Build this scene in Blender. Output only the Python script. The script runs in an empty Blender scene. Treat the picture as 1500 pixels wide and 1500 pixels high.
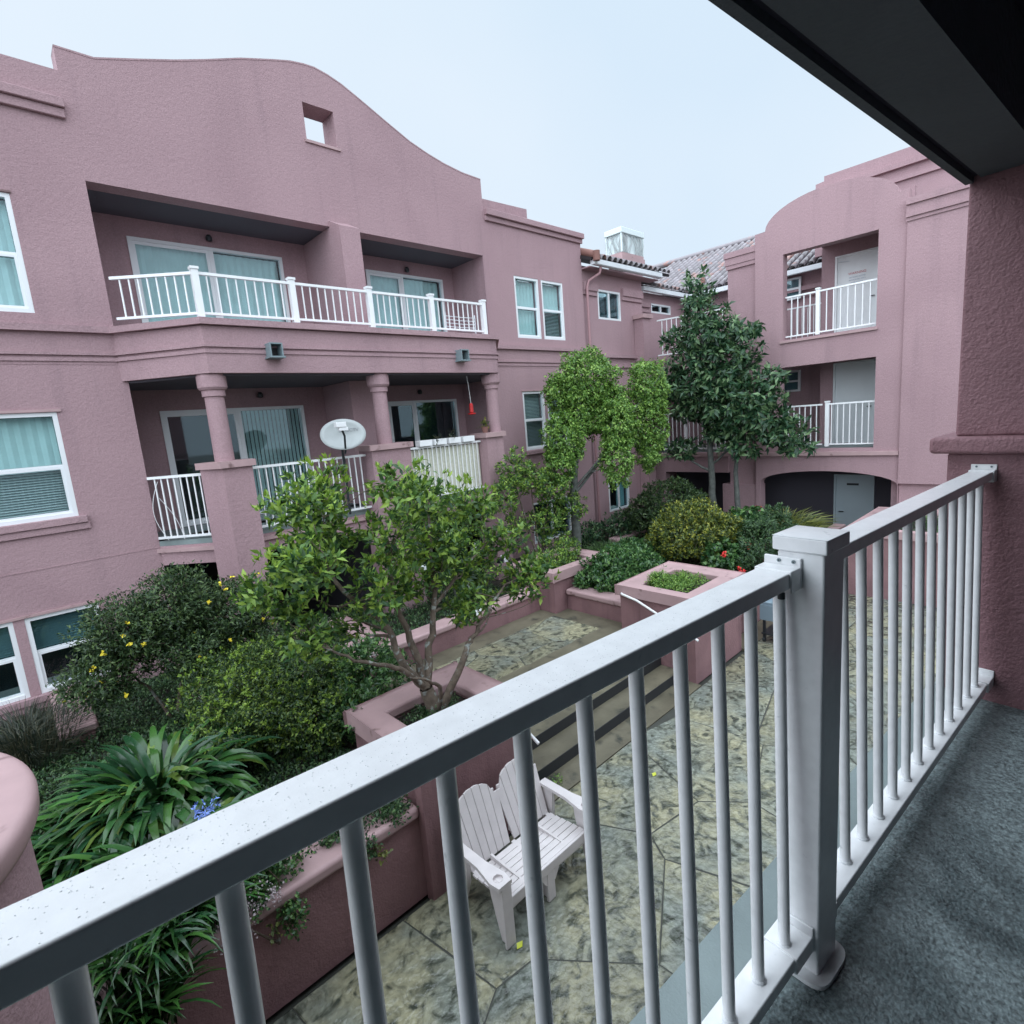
import bpy, math, random
import numpy as np
from mathutils import Vector, Matrix
from mathutils.geometry import tessellate_polygon

rng = np.random.default_rng(7)
random.seed(7)
S = bpy.context.scene
COL = S.collection

# ------------------------------------------------------------------ camera
# metres; the camera stands at the origin on a second-floor balcony, X runs along
# the opposite facade, Y towards it, the patio lies at z = -4.4
cam_d = bpy.data.cameras.new('camera')
cam = bpy.data.objects.new('camera', cam_d); COL.objects.link(cam)
cam_d.sensor_width = 36.0; cam_d.sensor_fit = 'HORIZONTAL'; cam_d.lens = 19.11
cam_d.clip_start = 0.05; cam_d.clip_end = 2000
RT = Vector((0.72388784, -0.68525711, -0.08005673))
UP = Vector((0.17217143, 0.06706173, 0.98278163))
FW = Vector((0.66808936, 0.72520715, -0.16652687))
cam.matrix_world = Matrix(((RT.x, UP.x, -FW.x, 0), (RT.y, UP.y, -FW.y, 0), (RT.z, UP.z, -FW.z, 0), (0, 0, 0, 1)))
S.camera = cam

# ------------------------------------------------------------------ light
SUN_EL, SUN_AZ = math.radians(64), math.radians(262)      # azimuth from +Y clockwise: behind the camera
world = bpy.data.worlds.new('World'); S.world = world; world.use_nodes = True
nt = world.node_tree; nt.nodes.clear()
sky = nt.nodes.new('ShaderNodeTexSky'); sky.sky_type = 'NISHITA'; sky.sun_disc = False
sky.sun_elevation = SUN_EL; sky.sun_rotation = SUN_AZ; sky.air_density = 1.0; sky.dust_density = 3.0
bg1 = nt.nodes.new('ShaderNodeBackground'); bg1.inputs[1].default_value = 0.05
nt.links.new(sky.outputs[0], bg1.inputs[0])
tc = nt.nodes.new('ShaderNodeTexCoord')
ns = nt.nodes.new('ShaderNodeTexNoise'); ns.inputs['Scale'].default_value = 1.6; ns.inputs['Detail'].default_value = 3
nt.links.new(tc.outputs['Generated'], ns.inputs['Vector'])
cr = nt.nodes.new('ShaderNodeValToRGB')
cr.color_ramp.elements[0].position = 0.36; cr.color_ramp.elements[0].color = (0.700, 0.840, 0.975, 1)
cr.color_ramp.elements[1].position = 0.66; cr.color_ramp.elements[1].color = (0.790, 0.895, 1.0, 1)
nt.links.new(ns.outputs['Fac'], cr.inputs[0])
bg2 = nt.nodes.new('ShaderNodeBackground'); bg2.inputs[1].default_value = 0.272
nt.links.new(cr.outputs[0], bg2.inputs[0])
mx = nt.nodes.new('ShaderNodeMixShader'); mx.inputs[0].default_value = 0.96
nt.links.new(bg1.outputs[0], mx.inputs[1]); nt.links.new(bg2.outputs[0], mx.inputs[2])
wo = nt.nodes.new('ShaderNodeOutputWorld'); nt.links.new(mx.outputs[0], wo.inputs[0])
sd = bpy.data.lights.new('sun', 'SUN'); sd.energy = 1.5; sd.angle = math.radians(140); sd.color = (0.84, 0.92, 1.0)
sun = bpy.data.objects.new('sun', sd); COL.objects.link(sun)
sdir = Vector((math.sin(SUN_AZ) * math.cos(SUN_EL), math.cos(SUN_AZ) * math.cos(SUN_EL), math.sin(SUN_EL)))
sun.rotation_euler = sdir.to_track_quat('Z', 'Y').to_euler()
S.view_settings.view_transform = 'Standard'; S.view_settings.look = 'None'
S.view_settings.exposure = 1.9; S.view_settings.gamma = 1.0
S.view_settings.use_curve_mapping = False
S.render.engine = 'CYCLES'

# ------------------------------------------------------------------ materials
def mat(name, c, rough=0.8, bump=None, mott=None, spec=0.5, rand=0.0, alt=None, altscale=2.0, altpos=(0.4, 0.62), coat=0.0, dirt=None, streak=None, rvar=None, warp=0.3, perobj=False):
    m = bpy.data.materials.new(name); m.use_nodes = True
    n = m.node_tree; b = n.nodes['Principled BSDF']; L = n.links
    b.inputs['Roughness'].default_value = rough
    b.inputs['Specular IOR Level'].default_value = spec
    if coat: b.inputs['Coat Weight'].default_value = coat; b.inputs['Coat Roughness'].default_value = 0.12
    geo = n.nodes.new('ShaderNodeNewGeometry')
    col = n.nodes.new('ShaderNodeRGB'); col.outputs[0].default_value = (*c, 1); out = col.outputs[0]
    pos = geo.outputs['Position']
    if perobj:
        oi_ = n.nodes.new('ShaderNodeObjectInfo'); vm = n.nodes.new('ShaderNodeVectorMath'); vm.operation = 'MULTIPLY_ADD'
        L.new(oi_.outputs['Random'], vm.inputs[0]); vm.inputs[1].default_value = (71.0, 37.0, 53.0); L.new(pos, vm.inputs[2]); pos = vm.outputs[0]
    def noise(scale, detail=4, dist=0.0):
        t = n.nodes.new('ShaderNodeTexNoise'); t.inputs['Scale'].default_value = scale
        t.inputs['Detail'].default_value = detail; t.inputs['Distortion'].default_value = dist
        L.new(pos, t.inputs['Vector']); return t.outputs['Fac']
    def ramp(f, p0, p1):
        r = n.nodes.new('ShaderNodeMapRange'); r.inputs['From Min'].default_value = p0; r.inputs['From Max'].default_value = p1
        r.interpolation_type = 'SMOOTHSTEP'; L.new(f, r.inputs['Value']); return r.outputs[0]
    def mixc(f, a, bcol, mode='MIX'):
        x = n.nodes.new('ShaderNodeMix'); x.data_type = 'RGBA'; x.blend_type = mode
        if isinstance(f, float): x.inputs[0].default_value = f
        else: L.new(f, x.inputs[0])
        L.new(a, x.inputs[6])
        if isinstance(bcol, tuple): x.inputs[7].default_value = (*bcol, 1)
        else: L.new(bcol, x.inputs[7])
        return x.outputs[2]
    if alt: out = mixc(ramp(noise(altscale, 6, 0.6), *altpos), out, alt)
    if dirt: out = mixc(ramp(noise(dirt[1], 8, warp), dirt[2], dirt[3]), out, dirt[0])
    if streak:
        mp = n.nodes.new('ShaderNodeMapping'); mp.inputs['Scale'].default_value = (3.2, 3.2, 0.22); L.new(geo.outputs['Position'], mp.inputs['Vector'])
        t = n.nodes.new('ShaderNodeTexNoise'); t.inputs['Scale'].default_value = 1.0; t.inputs['Detail'].default_value = 7; t.inputs['Roughness'].default_value = 0.65
        L.new(mp.outputs[0], t.inputs['Vector'])
        ml = n.nodes.new('ShaderNodeMath'); ml.operation = 'MULTIPLY'; ml.inputs[1].default_value = streak[1]; L.new(ramp(t.outputs['Fac'], 0.50, 0.72), ml.inputs[0])
        out = mixc(ml.outputs[0], out, streak[0])
    if rvar:
        q = n.nodes.new('ShaderNodeMapRange'); q.inputs['From Min'].default_value = 0.40; q.inputs['From Max'].default_value = 0.62
        q.inputs['To Min'].default_value = rvar[1]; q.inputs['To Max'].default_value = rvar[2]
        L.new(noise(rvar[0], 5, 0.4), q.inputs['Value']); L.new(q.outputs[0], b.inputs['Roughness'])
    if mott:
        k = mott[1]
        v = n.nodes.new('ShaderNodeMapRange'); v.inputs['From Min'].default_value = 0.3; v.inputs['From Max'].default_value = 0.7
        v.inputs['To Min'].default_value = 1 - k; v.inputs['To Max'].default_value = 1 + k
        L.new(noise(mott[0], 6), v.inputs['Value'])
        h = n.nodes.new('ShaderNodeHueSaturation'); L.new(out, h.inputs['Color']); L.new(v.outputs[0], h.inputs['Value']); out = h.outputs[0]
    if rand:
        oi = n.nodes.new('ShaderNodeObjectInfo')
        v = n.nodes.new('ShaderNodeMapRange'); v.inputs['To Min'].default_value = 1 - rand; v.inputs['To Max'].default_value = 1 + rand
        L.new(oi.outputs['Random'], v.inputs['Value'])
        h = n.nodes.new('ShaderNodeHueSaturation'); L.new(out, h.inputs['Color']); L.new(v.outputs[0], h.inputs['Value']); out = h.outputs[0]
    L.new(out, b.inputs['Base Color'])
    if bump:
        prev = None
        for sc, st, dist in bump:
            bn = n.nodes.new('ShaderNodeBump'); bn.inputs['Strength'].default_value = st; bn.inputs['Distance'].default_value = dist
            L.new(noise(sc, 3), bn.inputs['Height'])
            if prev is not None: L.new(prev, bn.inputs['Normal'])
            prev = bn.outputs[0]
        L.new(prev, b.inputs['Normal'])
    return m

def leafmat(name, dark, mid, light, rough=0.45, spec=0.5, trans=0.25):
    m = bpy.data.materials.new(name); m.use_nodes = True
    n = m.node_tree; b = n.nodes['Principled BSDF']; L = n.links
    b.inputs['Roughness'].default_value = rough; b.inputs['Specular IOR Level'].default_value = spec
    geo = n.nodes.new('ShaderNodeNewGeometry')
    r = n.nodes.new('ShaderNodeValToRGB'); e = r.color_ramp.elements
    e[0].position = 0.0; e[0].color = (*dark, 1); e[1].position = 1.0; e[1].color = (*light, 1)
    q = e.new(0.55); q.color = (*mid, 1)
    L.new(geo.outputs['Random Per Island'], r.inputs[0])
    L.new(r.outputs[0], b.inputs['Base Color'])
    if trans:
        t = n.nodes.new('ShaderNodeBsdfTranslucent'); L.new(r.outputs[0], t.inputs['Color'])
        x = n.nodes.new('ShaderNodeMixShader'); x.inputs[0].default_value = trans
        L.new(b.outputs[0], x.inputs[1]); L.new(t.outputs[0], x.inputs[2])
        L.new(x.outputs[0], n.nodes['Material Output'].inputs['Surface'])
    return m

def glassmat(name, tint, refl):
    m = bpy.data.materials.new(name); m.use_nodes = True
    n = m.node_tree; n.nodes.clear(); L = n.links
    t = n.nodes.new('ShaderNodeBsdfTransparent'); t.inputs[0].default_value = (*tint, 1)
    g = n.nodes.new('ShaderNodeBsdfGlossy'); g.inputs['Roughness'].default_value = 0.03; g.inputs[0].default_value = (0.85, 0.95, 1, 1)
    lw = n.nodes.new('ShaderNodeLayerWeight'); lw.inputs['Blend'].default_value = 0.5
    pw = n.nodes.new('ShaderNodeMath'); pw.operation = 'POWER'; pw.inputs[1].default_value = 4.0; L.new(lw.outputs['Facing'], pw.inputs[0])
    f = n.nodes.new('ShaderNodeMath'); f.operation = 'MULTIPLY_ADD'; f.inputs[1].default_value = 0.6; f.inputs[2].default_value = refl; L.new(pw.outputs[0], f.inputs[0])
    x = n.nodes.new('ShaderNodeMixShader'); o = n.nodes.new('ShaderNodeOutputMaterial')
    L.new(f.outputs[0], x.inputs[0]); L.new(t.outputs[0], x.inputs[1]); L.new(g.outputs[0], x.inputs[2]); L.new(x.outputs[0], o.inputs[0])
    return m

PINK = (0.398, 0.264, 0.284)
M = {}
M['stucco'] = mat('stucco_pink', PINK, 0.85, bump=[(18, 0.5, 0.016), (60, 0.7, 0.008)], mott=(48, 0.11), spec=0.3, alt=(0.355, 0.233, 0.253), altscale=0.5, altpos=(0.35, 0.75), streak=((0.25, 0.17, 0.19), 0.32))
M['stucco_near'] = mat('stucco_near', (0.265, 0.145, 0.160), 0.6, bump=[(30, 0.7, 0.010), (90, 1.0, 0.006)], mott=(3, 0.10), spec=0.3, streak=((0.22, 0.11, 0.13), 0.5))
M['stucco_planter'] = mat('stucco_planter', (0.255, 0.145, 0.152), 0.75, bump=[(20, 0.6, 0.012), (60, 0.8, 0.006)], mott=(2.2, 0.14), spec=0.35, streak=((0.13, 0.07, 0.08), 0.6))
M['cap'] = mat('cap_pink', (0.43, 0.290, 0.295), 0.6, bump=[(60, 0.25, 0.003)], mott=(3, 0.10), spec=0.45, dirt=((0.18, 0.11, 0.11), 5, 0.60, 0.75))
M['white'] = mat('white_paint', (0.84, 0.85, 0.86), 0.35, mott=(6, 0.03), spec=0.5)
M['rail_white'] = mat('rail_white_wet', (0.86, 0.87, 0.88), 0.24, bump=[(220, 0.12, 0.001), (1.5, 0.05, 0.004)], mott=(30, 0.045), spec=0.5, dirt=((0.55, 0.58, 0.60), 34, 0.66, 0.80))
M['vinyl'] = mat('vinyl_frame', (0.78, 0.80, 0.82), 0.4)
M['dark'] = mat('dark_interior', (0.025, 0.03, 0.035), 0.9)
M['curtain'] = mat('curtain_pale', (0.55, 0.70, 0.69), 0.9, mott=(4, 0.06))
M['blind'] = mat('blind_slats', (0.48, 0.55, 0.55), 0.7)
M['blind_d'] = mat('blind_slats_dim', (0.30, 0.34, 0.35), 0.7)
M['glass'] = glassmat('glass_teal', (0.90, 0.96, 0.965), 0.06)
M['glass_d'] = glassmat('glass_dark', (0.70, 0.84, 0.86), 0.07)
M['door'] = mat('door_white', (0.70, 0.74, 0.76), 0.5, mott=(2, 0.03))
M['door_g'] = mat('door_greyblue', (0.42, 0.50, 0.54), 0.5, mott=(2, 0.03))
M['slab'] = mat('slab_coating', (0.20, 0.25, 0.25), 0.45, bump=[(160, 0.4, 0.003)], mott=(4, 0.18), spec=0.5)
M['tile'] = mat('roof_tile', (0.19, 0.165, 0.18), 0.24, mott=(9, 0.15), rand=0.25, dirt=((0.30, 0.15, 0.13), 1.6, 0.56, 0.64), spec=0.8)
M['tile_under'] = mat('roof_underlay', (0.03, 0.025, 0.028), 0.9)
M['gutter'] = mat('gutter_white', (0.72, 0.75, 0.78), 0.4, mott=(3, 0.05))
M['pipe'] = mat('downpipe', (0.36, 0.205, 0.22), 0.6)
M['stone'] = mat('stamped_concrete', (0.285, 0.275, 0.180), 0.3, bump=[(4, 0.7, 0.04), (17, 1.0, 0.022)], mott=(14, 0.30), rand=0.16, rvar=(2.0, 0.06, 0.30),
                 alt=(0.175, 0.198, 0.172), altscale=1.2, altpos=(0.34, 0.66), dirt=((0.050, 0.058, 0.044), 4.5, 0.45, 0.68), spec=0.5, warp=1.8, perobj=True)
M['mortar'] = mat('stone_joint', (0.045, 0.048, 0.040), 0.7, mott=(6, 0.2))
M['band'] = mat('concrete_band', (0.140, 0.128, 0.090), 0.38, bump=[(30, 0.4, 0.006)], mott=(3, 0.25), dirt=((0.03, 0.035, 0.03), 4, 0.55, 0.75))
M['nosing'] = mat('step_nosing', (0.018, 0.020, 0.024), 0.5)
M['soil'] = mat('garden_soil', (0.030, 0.026, 0.020), 0.95, bump=[(12, 0.8, 0.05)], mott=(6, 0.4))
M['bal_floor'] = mat('balcony_floor', (0.230, 0.285, 0.290), 0.5, bump=[(120, 0.8, 0.004), (14, 0.3, 0.010)], mott=(95, 0.60), rvar=(3.0, 0.05, 0.42),
                     dirt=((0.085, 0.115, 0.120), 2.2, 0.42, 0.70), spec=0.5, warp=1.5)
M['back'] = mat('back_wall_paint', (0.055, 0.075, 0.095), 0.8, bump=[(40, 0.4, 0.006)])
M['shaded_wall'] = mat('carport_wall', (0.060, 0.055, 0.070), 0.9)  # shade inside the ground-floor openings is put into this dark wall colour
M['soffit'] = mat('soffit_shaded', (0.10, 0.095, 0.115), 0.9, bump=[(45, 0.5, 0.008)])  # bluish ceiling colour, darkened to carry the shade of the balcony recesses
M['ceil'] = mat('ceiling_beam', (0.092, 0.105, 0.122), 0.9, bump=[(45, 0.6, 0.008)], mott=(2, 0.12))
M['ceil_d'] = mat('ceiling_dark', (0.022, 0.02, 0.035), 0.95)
M['bark'] = mat('bark', (0.135, 0.105, 0.080), 0.9, bump=[(40, 0.9, 0.01)], mott=(12, 0.35), dirt=((0.26, 0.28, 0.26), 14, 0.56, 0.66))
M['bark_g'] = mat('bark_grey', (0.12, 0.13, 0.12), 0.9, bump=[(30, 0.8, 0.01)], mott=(9, 0.3))
M['bench'] = mat('bench_resin', (0.66, 0.62, 0.62), 0.5, bump=[(60, 0.15, 0.002)], mott=(8, 0.06))
M['black'] = mat('black_metal', (0.02, 0.025, 0.03), 0.4)
M['slate'] = mat('slate_panel', (0.20, 0.27, 0.32), 0.5)
M['dish'] = mat('dish_grey', (0.42, 0.45, 0.45), 0.5, mott=(6, 0.06))
M['dishtext'] = mat('dish_print', (0.22, 0.23, 0.25), 0.7)
M['red'] = mat('red_plastic', (0.55, 0.03, 0.03), 0.4)
M['terra'] = mat('terracotta', (0.24, 0.12, 0.10), 0.8)
M['bamboo'] = mat('reed_screen', (0.62, 0.62, 0.52), 0.8, mott=(20, 0.1))
M['rust'] = mat('vent_metal', (0.20, 0.26, 0.28), 0.5)
M['chim'] = mat('chimney_mesh', (0.70, 0.78, 0.78), 0.5)
M['drop'] = mat('fallen_leaf', (0.55, 0.60, 0.06), 0.5)
M['ink'] = mat('print_red', (0.55, 0.10, 0.12), 0.7)
M['ink2'] = mat('print_grey', (0.30, 0.36, 0.45), 0.7)
M['wet'] = mat('puddle_water', (0.030, 0.045, 0.050), 0.16, spec=0.6)
M['water'] = mat('water_drop', (0.82, 0.84, 0.86), 0.12, spec=0.6)
M['mouth_dark'] = mat('hole_black', (0.01, 0.01, 0.012), 0.5)  # black plate stands in for the dark hole of each scupper
M['f_yellow'] = mat('petal_yellow', (0.80, 0.66, 0.05), 0.6)
M['f_red'] = mat('petal_red', (0.70, 0.03, 0.03), 0.6)
M['f_blue'] = mat('petal_blue', (0.25, 0.38, 0.85), 0.6)
M['f_pink'] = mat('petal_pale', (0.42, 0.36, 0.38), 0.7)
M['f_white'] = mat('petal_white', (0.72, 0.76, 0.75), 0.6)
M['l_citrus'] = leafmat('leaf_bright', (0.022, 0.070, 0.030), (0.110, 0.225, 0.042), (0.320, 0.470, 0.070))
M['l_weep'] = leafmat('leaf_lime', (0.045, 0.120, 0.025), (0.150, 0.300, 0.050), (0.330, 0.500, 0.110))
M['l_loq'] = leafmat('leaf_deep', (0.014, 0.048, 0.026), (0.050, 0.125, 0.055), (0.210, 0.330, 0.150), rough=0.35)
M['l_box'] = leafmat('leaf_dark_shrub', (0.014, 0.042, 0.016), (0.050, 0.110, 0.026), (0.190, 0.270, 0.040))
M['l_hyp'] = leafmat('leaf_olive', (0.016, 0.038, 0.018), (0.046, 0.095, 0.032), (0.125, 0.195, 0.060))
M['l_gold'] = leafmat('leaf_gold', (0.024, 0.050, 0.018), (0.095, 0.150, 0.030), (0.390, 0.390, 0.050))
M['l_ivy'] = leafmat('leaf_ivy', (0.018, 0.065, 0.025), (0.060, 0.150, 0.045), (0.170, 0.310, 0.090), rough=0.3)
M['l_strap'] = leafmat('leaf_strap', (0.022, 0.075, 0.022), (0.050, 0.135, 0.032), (0.120, 0.230, 0.045), rough=0.28, trans=0.15)
M['l_cover'] = leafmat('leaf_cover', (0.015, 0.045, 0.022), (0.045, 0.105, 0.040), (0.120, 0.210, 0.075))
M['l_grass'] = leafmat('leaf_grass', (0.022, 0.060, 0.022), (0.060, 0.130, 0.040), (0.140, 0.240, 0.070))
M['l_dry'] = leafmat('leaf_drygrass', (0.020, 0.032, 0.024), (0.040, 0.055, 0.036), (0.110, 0.105, 0.060))
M['l_bamb'] = leafmat('leaf_bamboo', (0.045, 0.075, 0.025), (0.120, 0.150, 0.040), (0.300, 0.310, 0.080))

# ------------------------------------------------------------------ mesh helpers
class MB:
    def __init__(s): s.v = []; s.f = []; s.sm = []
    def add(s, v, f, smooth=False):
        o = len(s.v); s.v += [tuple(p) for p in v]; s.f += [tuple(i + o for i in q) for q in f]; s.sm += [smooth] * len(f); return s
    def box(s, x0, x1, y0, y1, z0, z1):
        v = [(x0, y0, z0), (x1, y0, z0), (x1, y1, z0), (x0, y1, z0), (x0, y0, z1), (x1, y0, z1), (x1, y1, z1), (x0, y1, z1)]
        return s.add(v, [(0, 3, 2, 1), (4, 5, 6, 7), (0, 1, 5, 4), (1, 2, 6, 5), (2, 3, 7, 6), (3, 0, 4, 7)])
    def prism(s, poly, z0, z1, smooth=False):
        n = len(poly)
        v = [(x, y, z0) for x, y in poly] + [(x, y, z1) for x, y in poly]
        s.add(v, [(i, (i + 1) % n, n + (i + 1) % n, n + i) for i in range(n)], smooth)
        return s.add(v, [tuple(range(n))[::-1], tuple(range(n, 2 * n))])
    def slab(s, poly, holes, axis, d0, d1):
        # polygon (a, z) with holes, extruded from d0 to d1 along Y (axis 1) or X (axis 0), or (x, y) along Z (axis 2)
        def P(p, d):
            return (p[0], d, p[1]) if axis == 1 else ((d, p[0], p[1]) if axis == 0 else (p[0], p[1], d))
        loops = [poly] + list(holes)
        tris = tessellate_polygon([[Vector((p[0], p[1], 0)) for p in l] for l in loops])
        flat = [p for l in loops for p in l]; n = len(flat)
        v = [P(p, d0) for p in flat] + [P(p, d1) for p in flat]
        f = [tuple(t) for t in tris] + [tuple(i + n for i in t[::-1]) for t in tris]
        o = 0
        for l in loops:
            k = len(l)
            for i in range(k): f.append((o + i, o + (i + 1) % k, n + o + (i + 1) % k, n + o + i))
            o += k
        return s.add(v, f)
    def tube(s, pts, rad, n=8, caps=True, smooth=True):
        pts = [Vector(p) for p in pts]
        if not hasattr(rad, '__len__'): rad = [rad] * len(pts)
        rings = []; ref = None
        for i, p in enumerate(pts):
            t = (pts[min(i + 1, len(pts) - 1)] - pts[max(i - 1, 0)])
            if t.length < 1e-9: t = Vector((0, 0, 1))
            t.normalize()
            if ref is None: ref = Vector((1, 0, 0)) if abs(t.x) < 0.8 else Vector((0, 1, 0))
            a = ref - t * ref.dot(t)
            if a.length < 1e-6: a = t.orthogonal()
            a.normalize(); ref = a; b = t.cross(a)
            rings.append([p + (a * math.cos(2 * math.pi * k / n) + b * math.sin(2 * math.pi * k / n)) * rad[i] for k in range(n)])
        v = [q for r in rings for q in r]; f = []
        for i in range(len(pts) - 1):
            for k in range(n): f.append((i * n + k, i * n + (k + 1) % n, (i + 1) * n + (k + 1) % n, (i + 1) * n + k))
        s.add(v, f, smooth)
        if caps: s.add(rings[0], [tuple(range(n))[::-1]]); s.add(rings[-1], [tuple(range(n))])
        return s
    def lathe(s, c, prof, n=24, soft=False):
        def ring(r, z): return [(c[0] + r * math.cos(2 * math.pi * k / n), c[1] + r * math.sin(2 * math.pi * k / n), c[2] + z) for k in range(n)]
        if soft:
            v = [q for r, z in prof for q in ring(r, z)]
            s.add(v, [(i * n + k, i * n + (k + 1) % n, (i + 1) * n + (k + 1) % n, (i + 1) * n + k) for i in range(len(prof) - 1) for k in range(n)], True)
        for i in range(0 if soft else len(prof) - 1):
            s.add(ring(*prof[i]) + ring(*prof[i + 1]), [(k, (k + 1) % n, n + (k + 1) % n, n + k) for k in range(n)], True)
        s.add(ring(*prof[0]), [tuple(range(n))[::-1]]); s.add(ring(*prof[-1]), [tuple(range(n))])
        return s

def worldloc(o):
    p = Vector((0, 0, 0))
    while o is not None: p += o.location; o = o.parent
    return p
def obj(name, mb, m, parent=None, bevel=0, seg=2, local=False, autosm=False):
    me = bpy.data.meshes.new(name)
    off = Vector((0, 0, 0)) if (local or parent is None) else worldloc(parent)
    me.from_pydata([(x - off.x, y - off.y, z - off.z) for x, y, z in mb.v], [], mb.f)
    me.polygons.foreach_set('use_smooth', mb.sm)
    me.materials.append(m); me.update()
    o = bpy.data.objects.new(name, me); COL.objects.link(o)
    if parent is not None: o.parent = parent
    if bevel:
        bm_ = o.modifiers.new('bevel', 'BEVEL'); bm_.width = bevel; bm_.segments = seg; bm_.limit_method = 'ANGLE'; bm_.angle_limit = math.radians(40)
        if seg > 1: me.polygons.foreach_set('use_smooth', [True] * len(me.polygons)); bm_.harden_normals = True
    return o
def tag(o, label=None, cat=None, group=None, kind=None):
    if label: o['label'] = label
    if cat: o['category'] = cat
    if group: o['group'] = group
    if kind: o['kind'] = kind
    return o
def thing(name, label, cat, loc=(0, 0, 0), rz=0.0, group=None):
    o = bpy.data.objects.new(name, None); COL.objects.link(o); o.location = loc; o.rotation_euler = (0, 0, rz)
    o.empty_display_size = 0.1
    return tag(o, label, cat, group)
def struct(name, mb, m, **k): return tag(obj(name, mb, m, **k), kind='structure')
def inst(name, mesh, parent, loc, rot=(0, 0, 0), sc=1.0):
    o = bpy.data.objects.new(name, mesh); COL.objects.link(o); o.parent = parent; o.location = loc; o.rotation_euler = rot
    o.scale = (sc, sc, sc) if not hasattr(sc, '__len__') else sc
    return o
def np_mesh(name, V, F, m, parent=None, smooth=False):
    off = np.array(worldloc(parent)) if parent is not None else np.zeros(3)
    me = bpy.data.meshes.new(name); k = F.shape[1]
    me.vertices.add(len(V)); me.vertices.foreach_set('co', (V - off).astype(np.float32).ravel())
    me.loops.add(F.size); me.loops.foreach_set('vertex_index', F.ravel().astype(np.int32))
    me.polygons.add(len(F)); me.polygons.foreach_set('loop_start', np.arange(0, F.size, k, dtype=np.int32))
    me.polygons.foreach_set('loop_total', np.full(len(F), k, dtype=np.int32))
    if smooth: me.polygons.foreach_set('use_smooth', np.ones(len(F), dtype=bool))
    me.materials.append(m); me.update(calc_edges=True)
    o = bpy.data.objects.new(name, me); COL.objects.link(o)
    if parent is not None: o.parent = parent
    return o

# ------------------------------------------------------------------ foliage helpers
def norm(a): return a / (np.linalg.norm(a, axis=-1, keepdims=True) + 1e-9)
def leaf_geo(P, D, N, L, W, fold=0.18, droop=0.15):
    """pointed folded leaves: base P, direction D, face normal N, length L, width W"""
    n = len(P); D = norm(D); N = norm(N - D * (N * D).sum(1, keepdims=True)); Sd = np.cross(D, N)
    L = L[:, None]; W = W[:, None]
    v = np.stack([P, P + D * L * 0.45 + Sd * W * 0.5 + N * W * fold, P + D * L * 0.5, P + D * L * 0.45 - Sd * W * 0.5 + N * W * fold, P + D * L - N * L * droop], 1)
    base = (np.arange(n) * 5)[:, None, None]
    f = np.array([[0, 1, 2], [2, 1, 4], [0, 2, 3], [2, 4, 3]])[None] + base
    return v.reshape(-1, 3), f.reshape(-1, 3)
def merge(parts):
    V = []; F = []; o = 0
    for v, f in parts: V.append(v); F.append(f + o); o += len(v)
    return np.concatenate(V), np.concatenate(F)
def rosettes(C, out, k, L, W, spread=0.9, up=0.25, jit=0.02):
    """k leaves round every cluster centre C, mostly along direction out"""
    n = len(C); C2 = np.repeat(C, k, 0) + rng.normal(0, jit, (n * k, 3)); O = np.repeat(norm(out), k, 0)
    D = norm(O * (1 - spread * 0.5) + rng.normal(0, 1, (n * k, 3)) * spread + np.array([0, 0, up]))
    N = norm(O + rng.normal(0, 0.5, (n * k, 3)) + np.array([0, 0, 0.9]))
    Ls = rng.uniform(0.65, 1.15, n * k) * L
    return leaf_geo(C2, D, N, Ls, Ls / L * W)
def in_blobs(blobs, n, shell=0.55):
    """points inside ellipsoids, more of them near the skin; returns points and outward directions"""
    vol = np.array([(b[3] * b[4] * b[5]) ** 0.75 for b in blobs]); pr = vol / vol.sum()
    idx = rng.choice(len(blobs), n, p=pr); B = np.array(blobs)[idx]
    d = norm(rng.normal(0, 1, (n, 3))); r = shell + (1 - shell) * rng.uniform(0, 1, n) ** 0.6
    lump = 1 + 0.13 * np.sin(d[:, 0] * 5 + idx) * np.cos(d[:, 1] * 6 + idx * 2) + 0.10 * np.sin(d[:, 2] * 9 + idx)
    p = B[:, :3] + d * (r * lump)[:, None] * B[:, 3:6]
    return p, norm(d / B[:, 3:6])
def branch_to(mb, a, b, r0, r1, n=6, sag=0.0, wob=0.04, steps=5):
    a = np.array(a, float); b = np.array(b, float); pts = []; L = np.linalg.norm(b - a)
    w = rng.normal(0, wob * L, 3)
    w2 = rng.normal(0, wob * L * 0.6, 3)
    for i in range(steps + 1):
        t = i / steps; pts.append(tuple(a + (b - a) * t + w * math.sin(math.pi * t) + w2 * math.sin(2 * math.pi * t) + np.array([0, 0, -sag * math.sin(math.pi * t)])))
    mb.tube(pts, [r0 + (r1 - r0) * i / steps for i in range(steps + 1)], n, caps=False)
    return pts

# ------------------------------------------------------------------ the setting
def rect(x0, x1, z0, z1): return [(x0, z0), (x1, z0), (x1, z1), (x0, z1)]
g = MB().add([(-250, -250, -4.46), (300, -250, -4.46), (300, 300, -4.46), (-250, 300, -4.46)], [(0, 1, 2, 3)])
struct('ground', g, M['mortar'])

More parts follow.
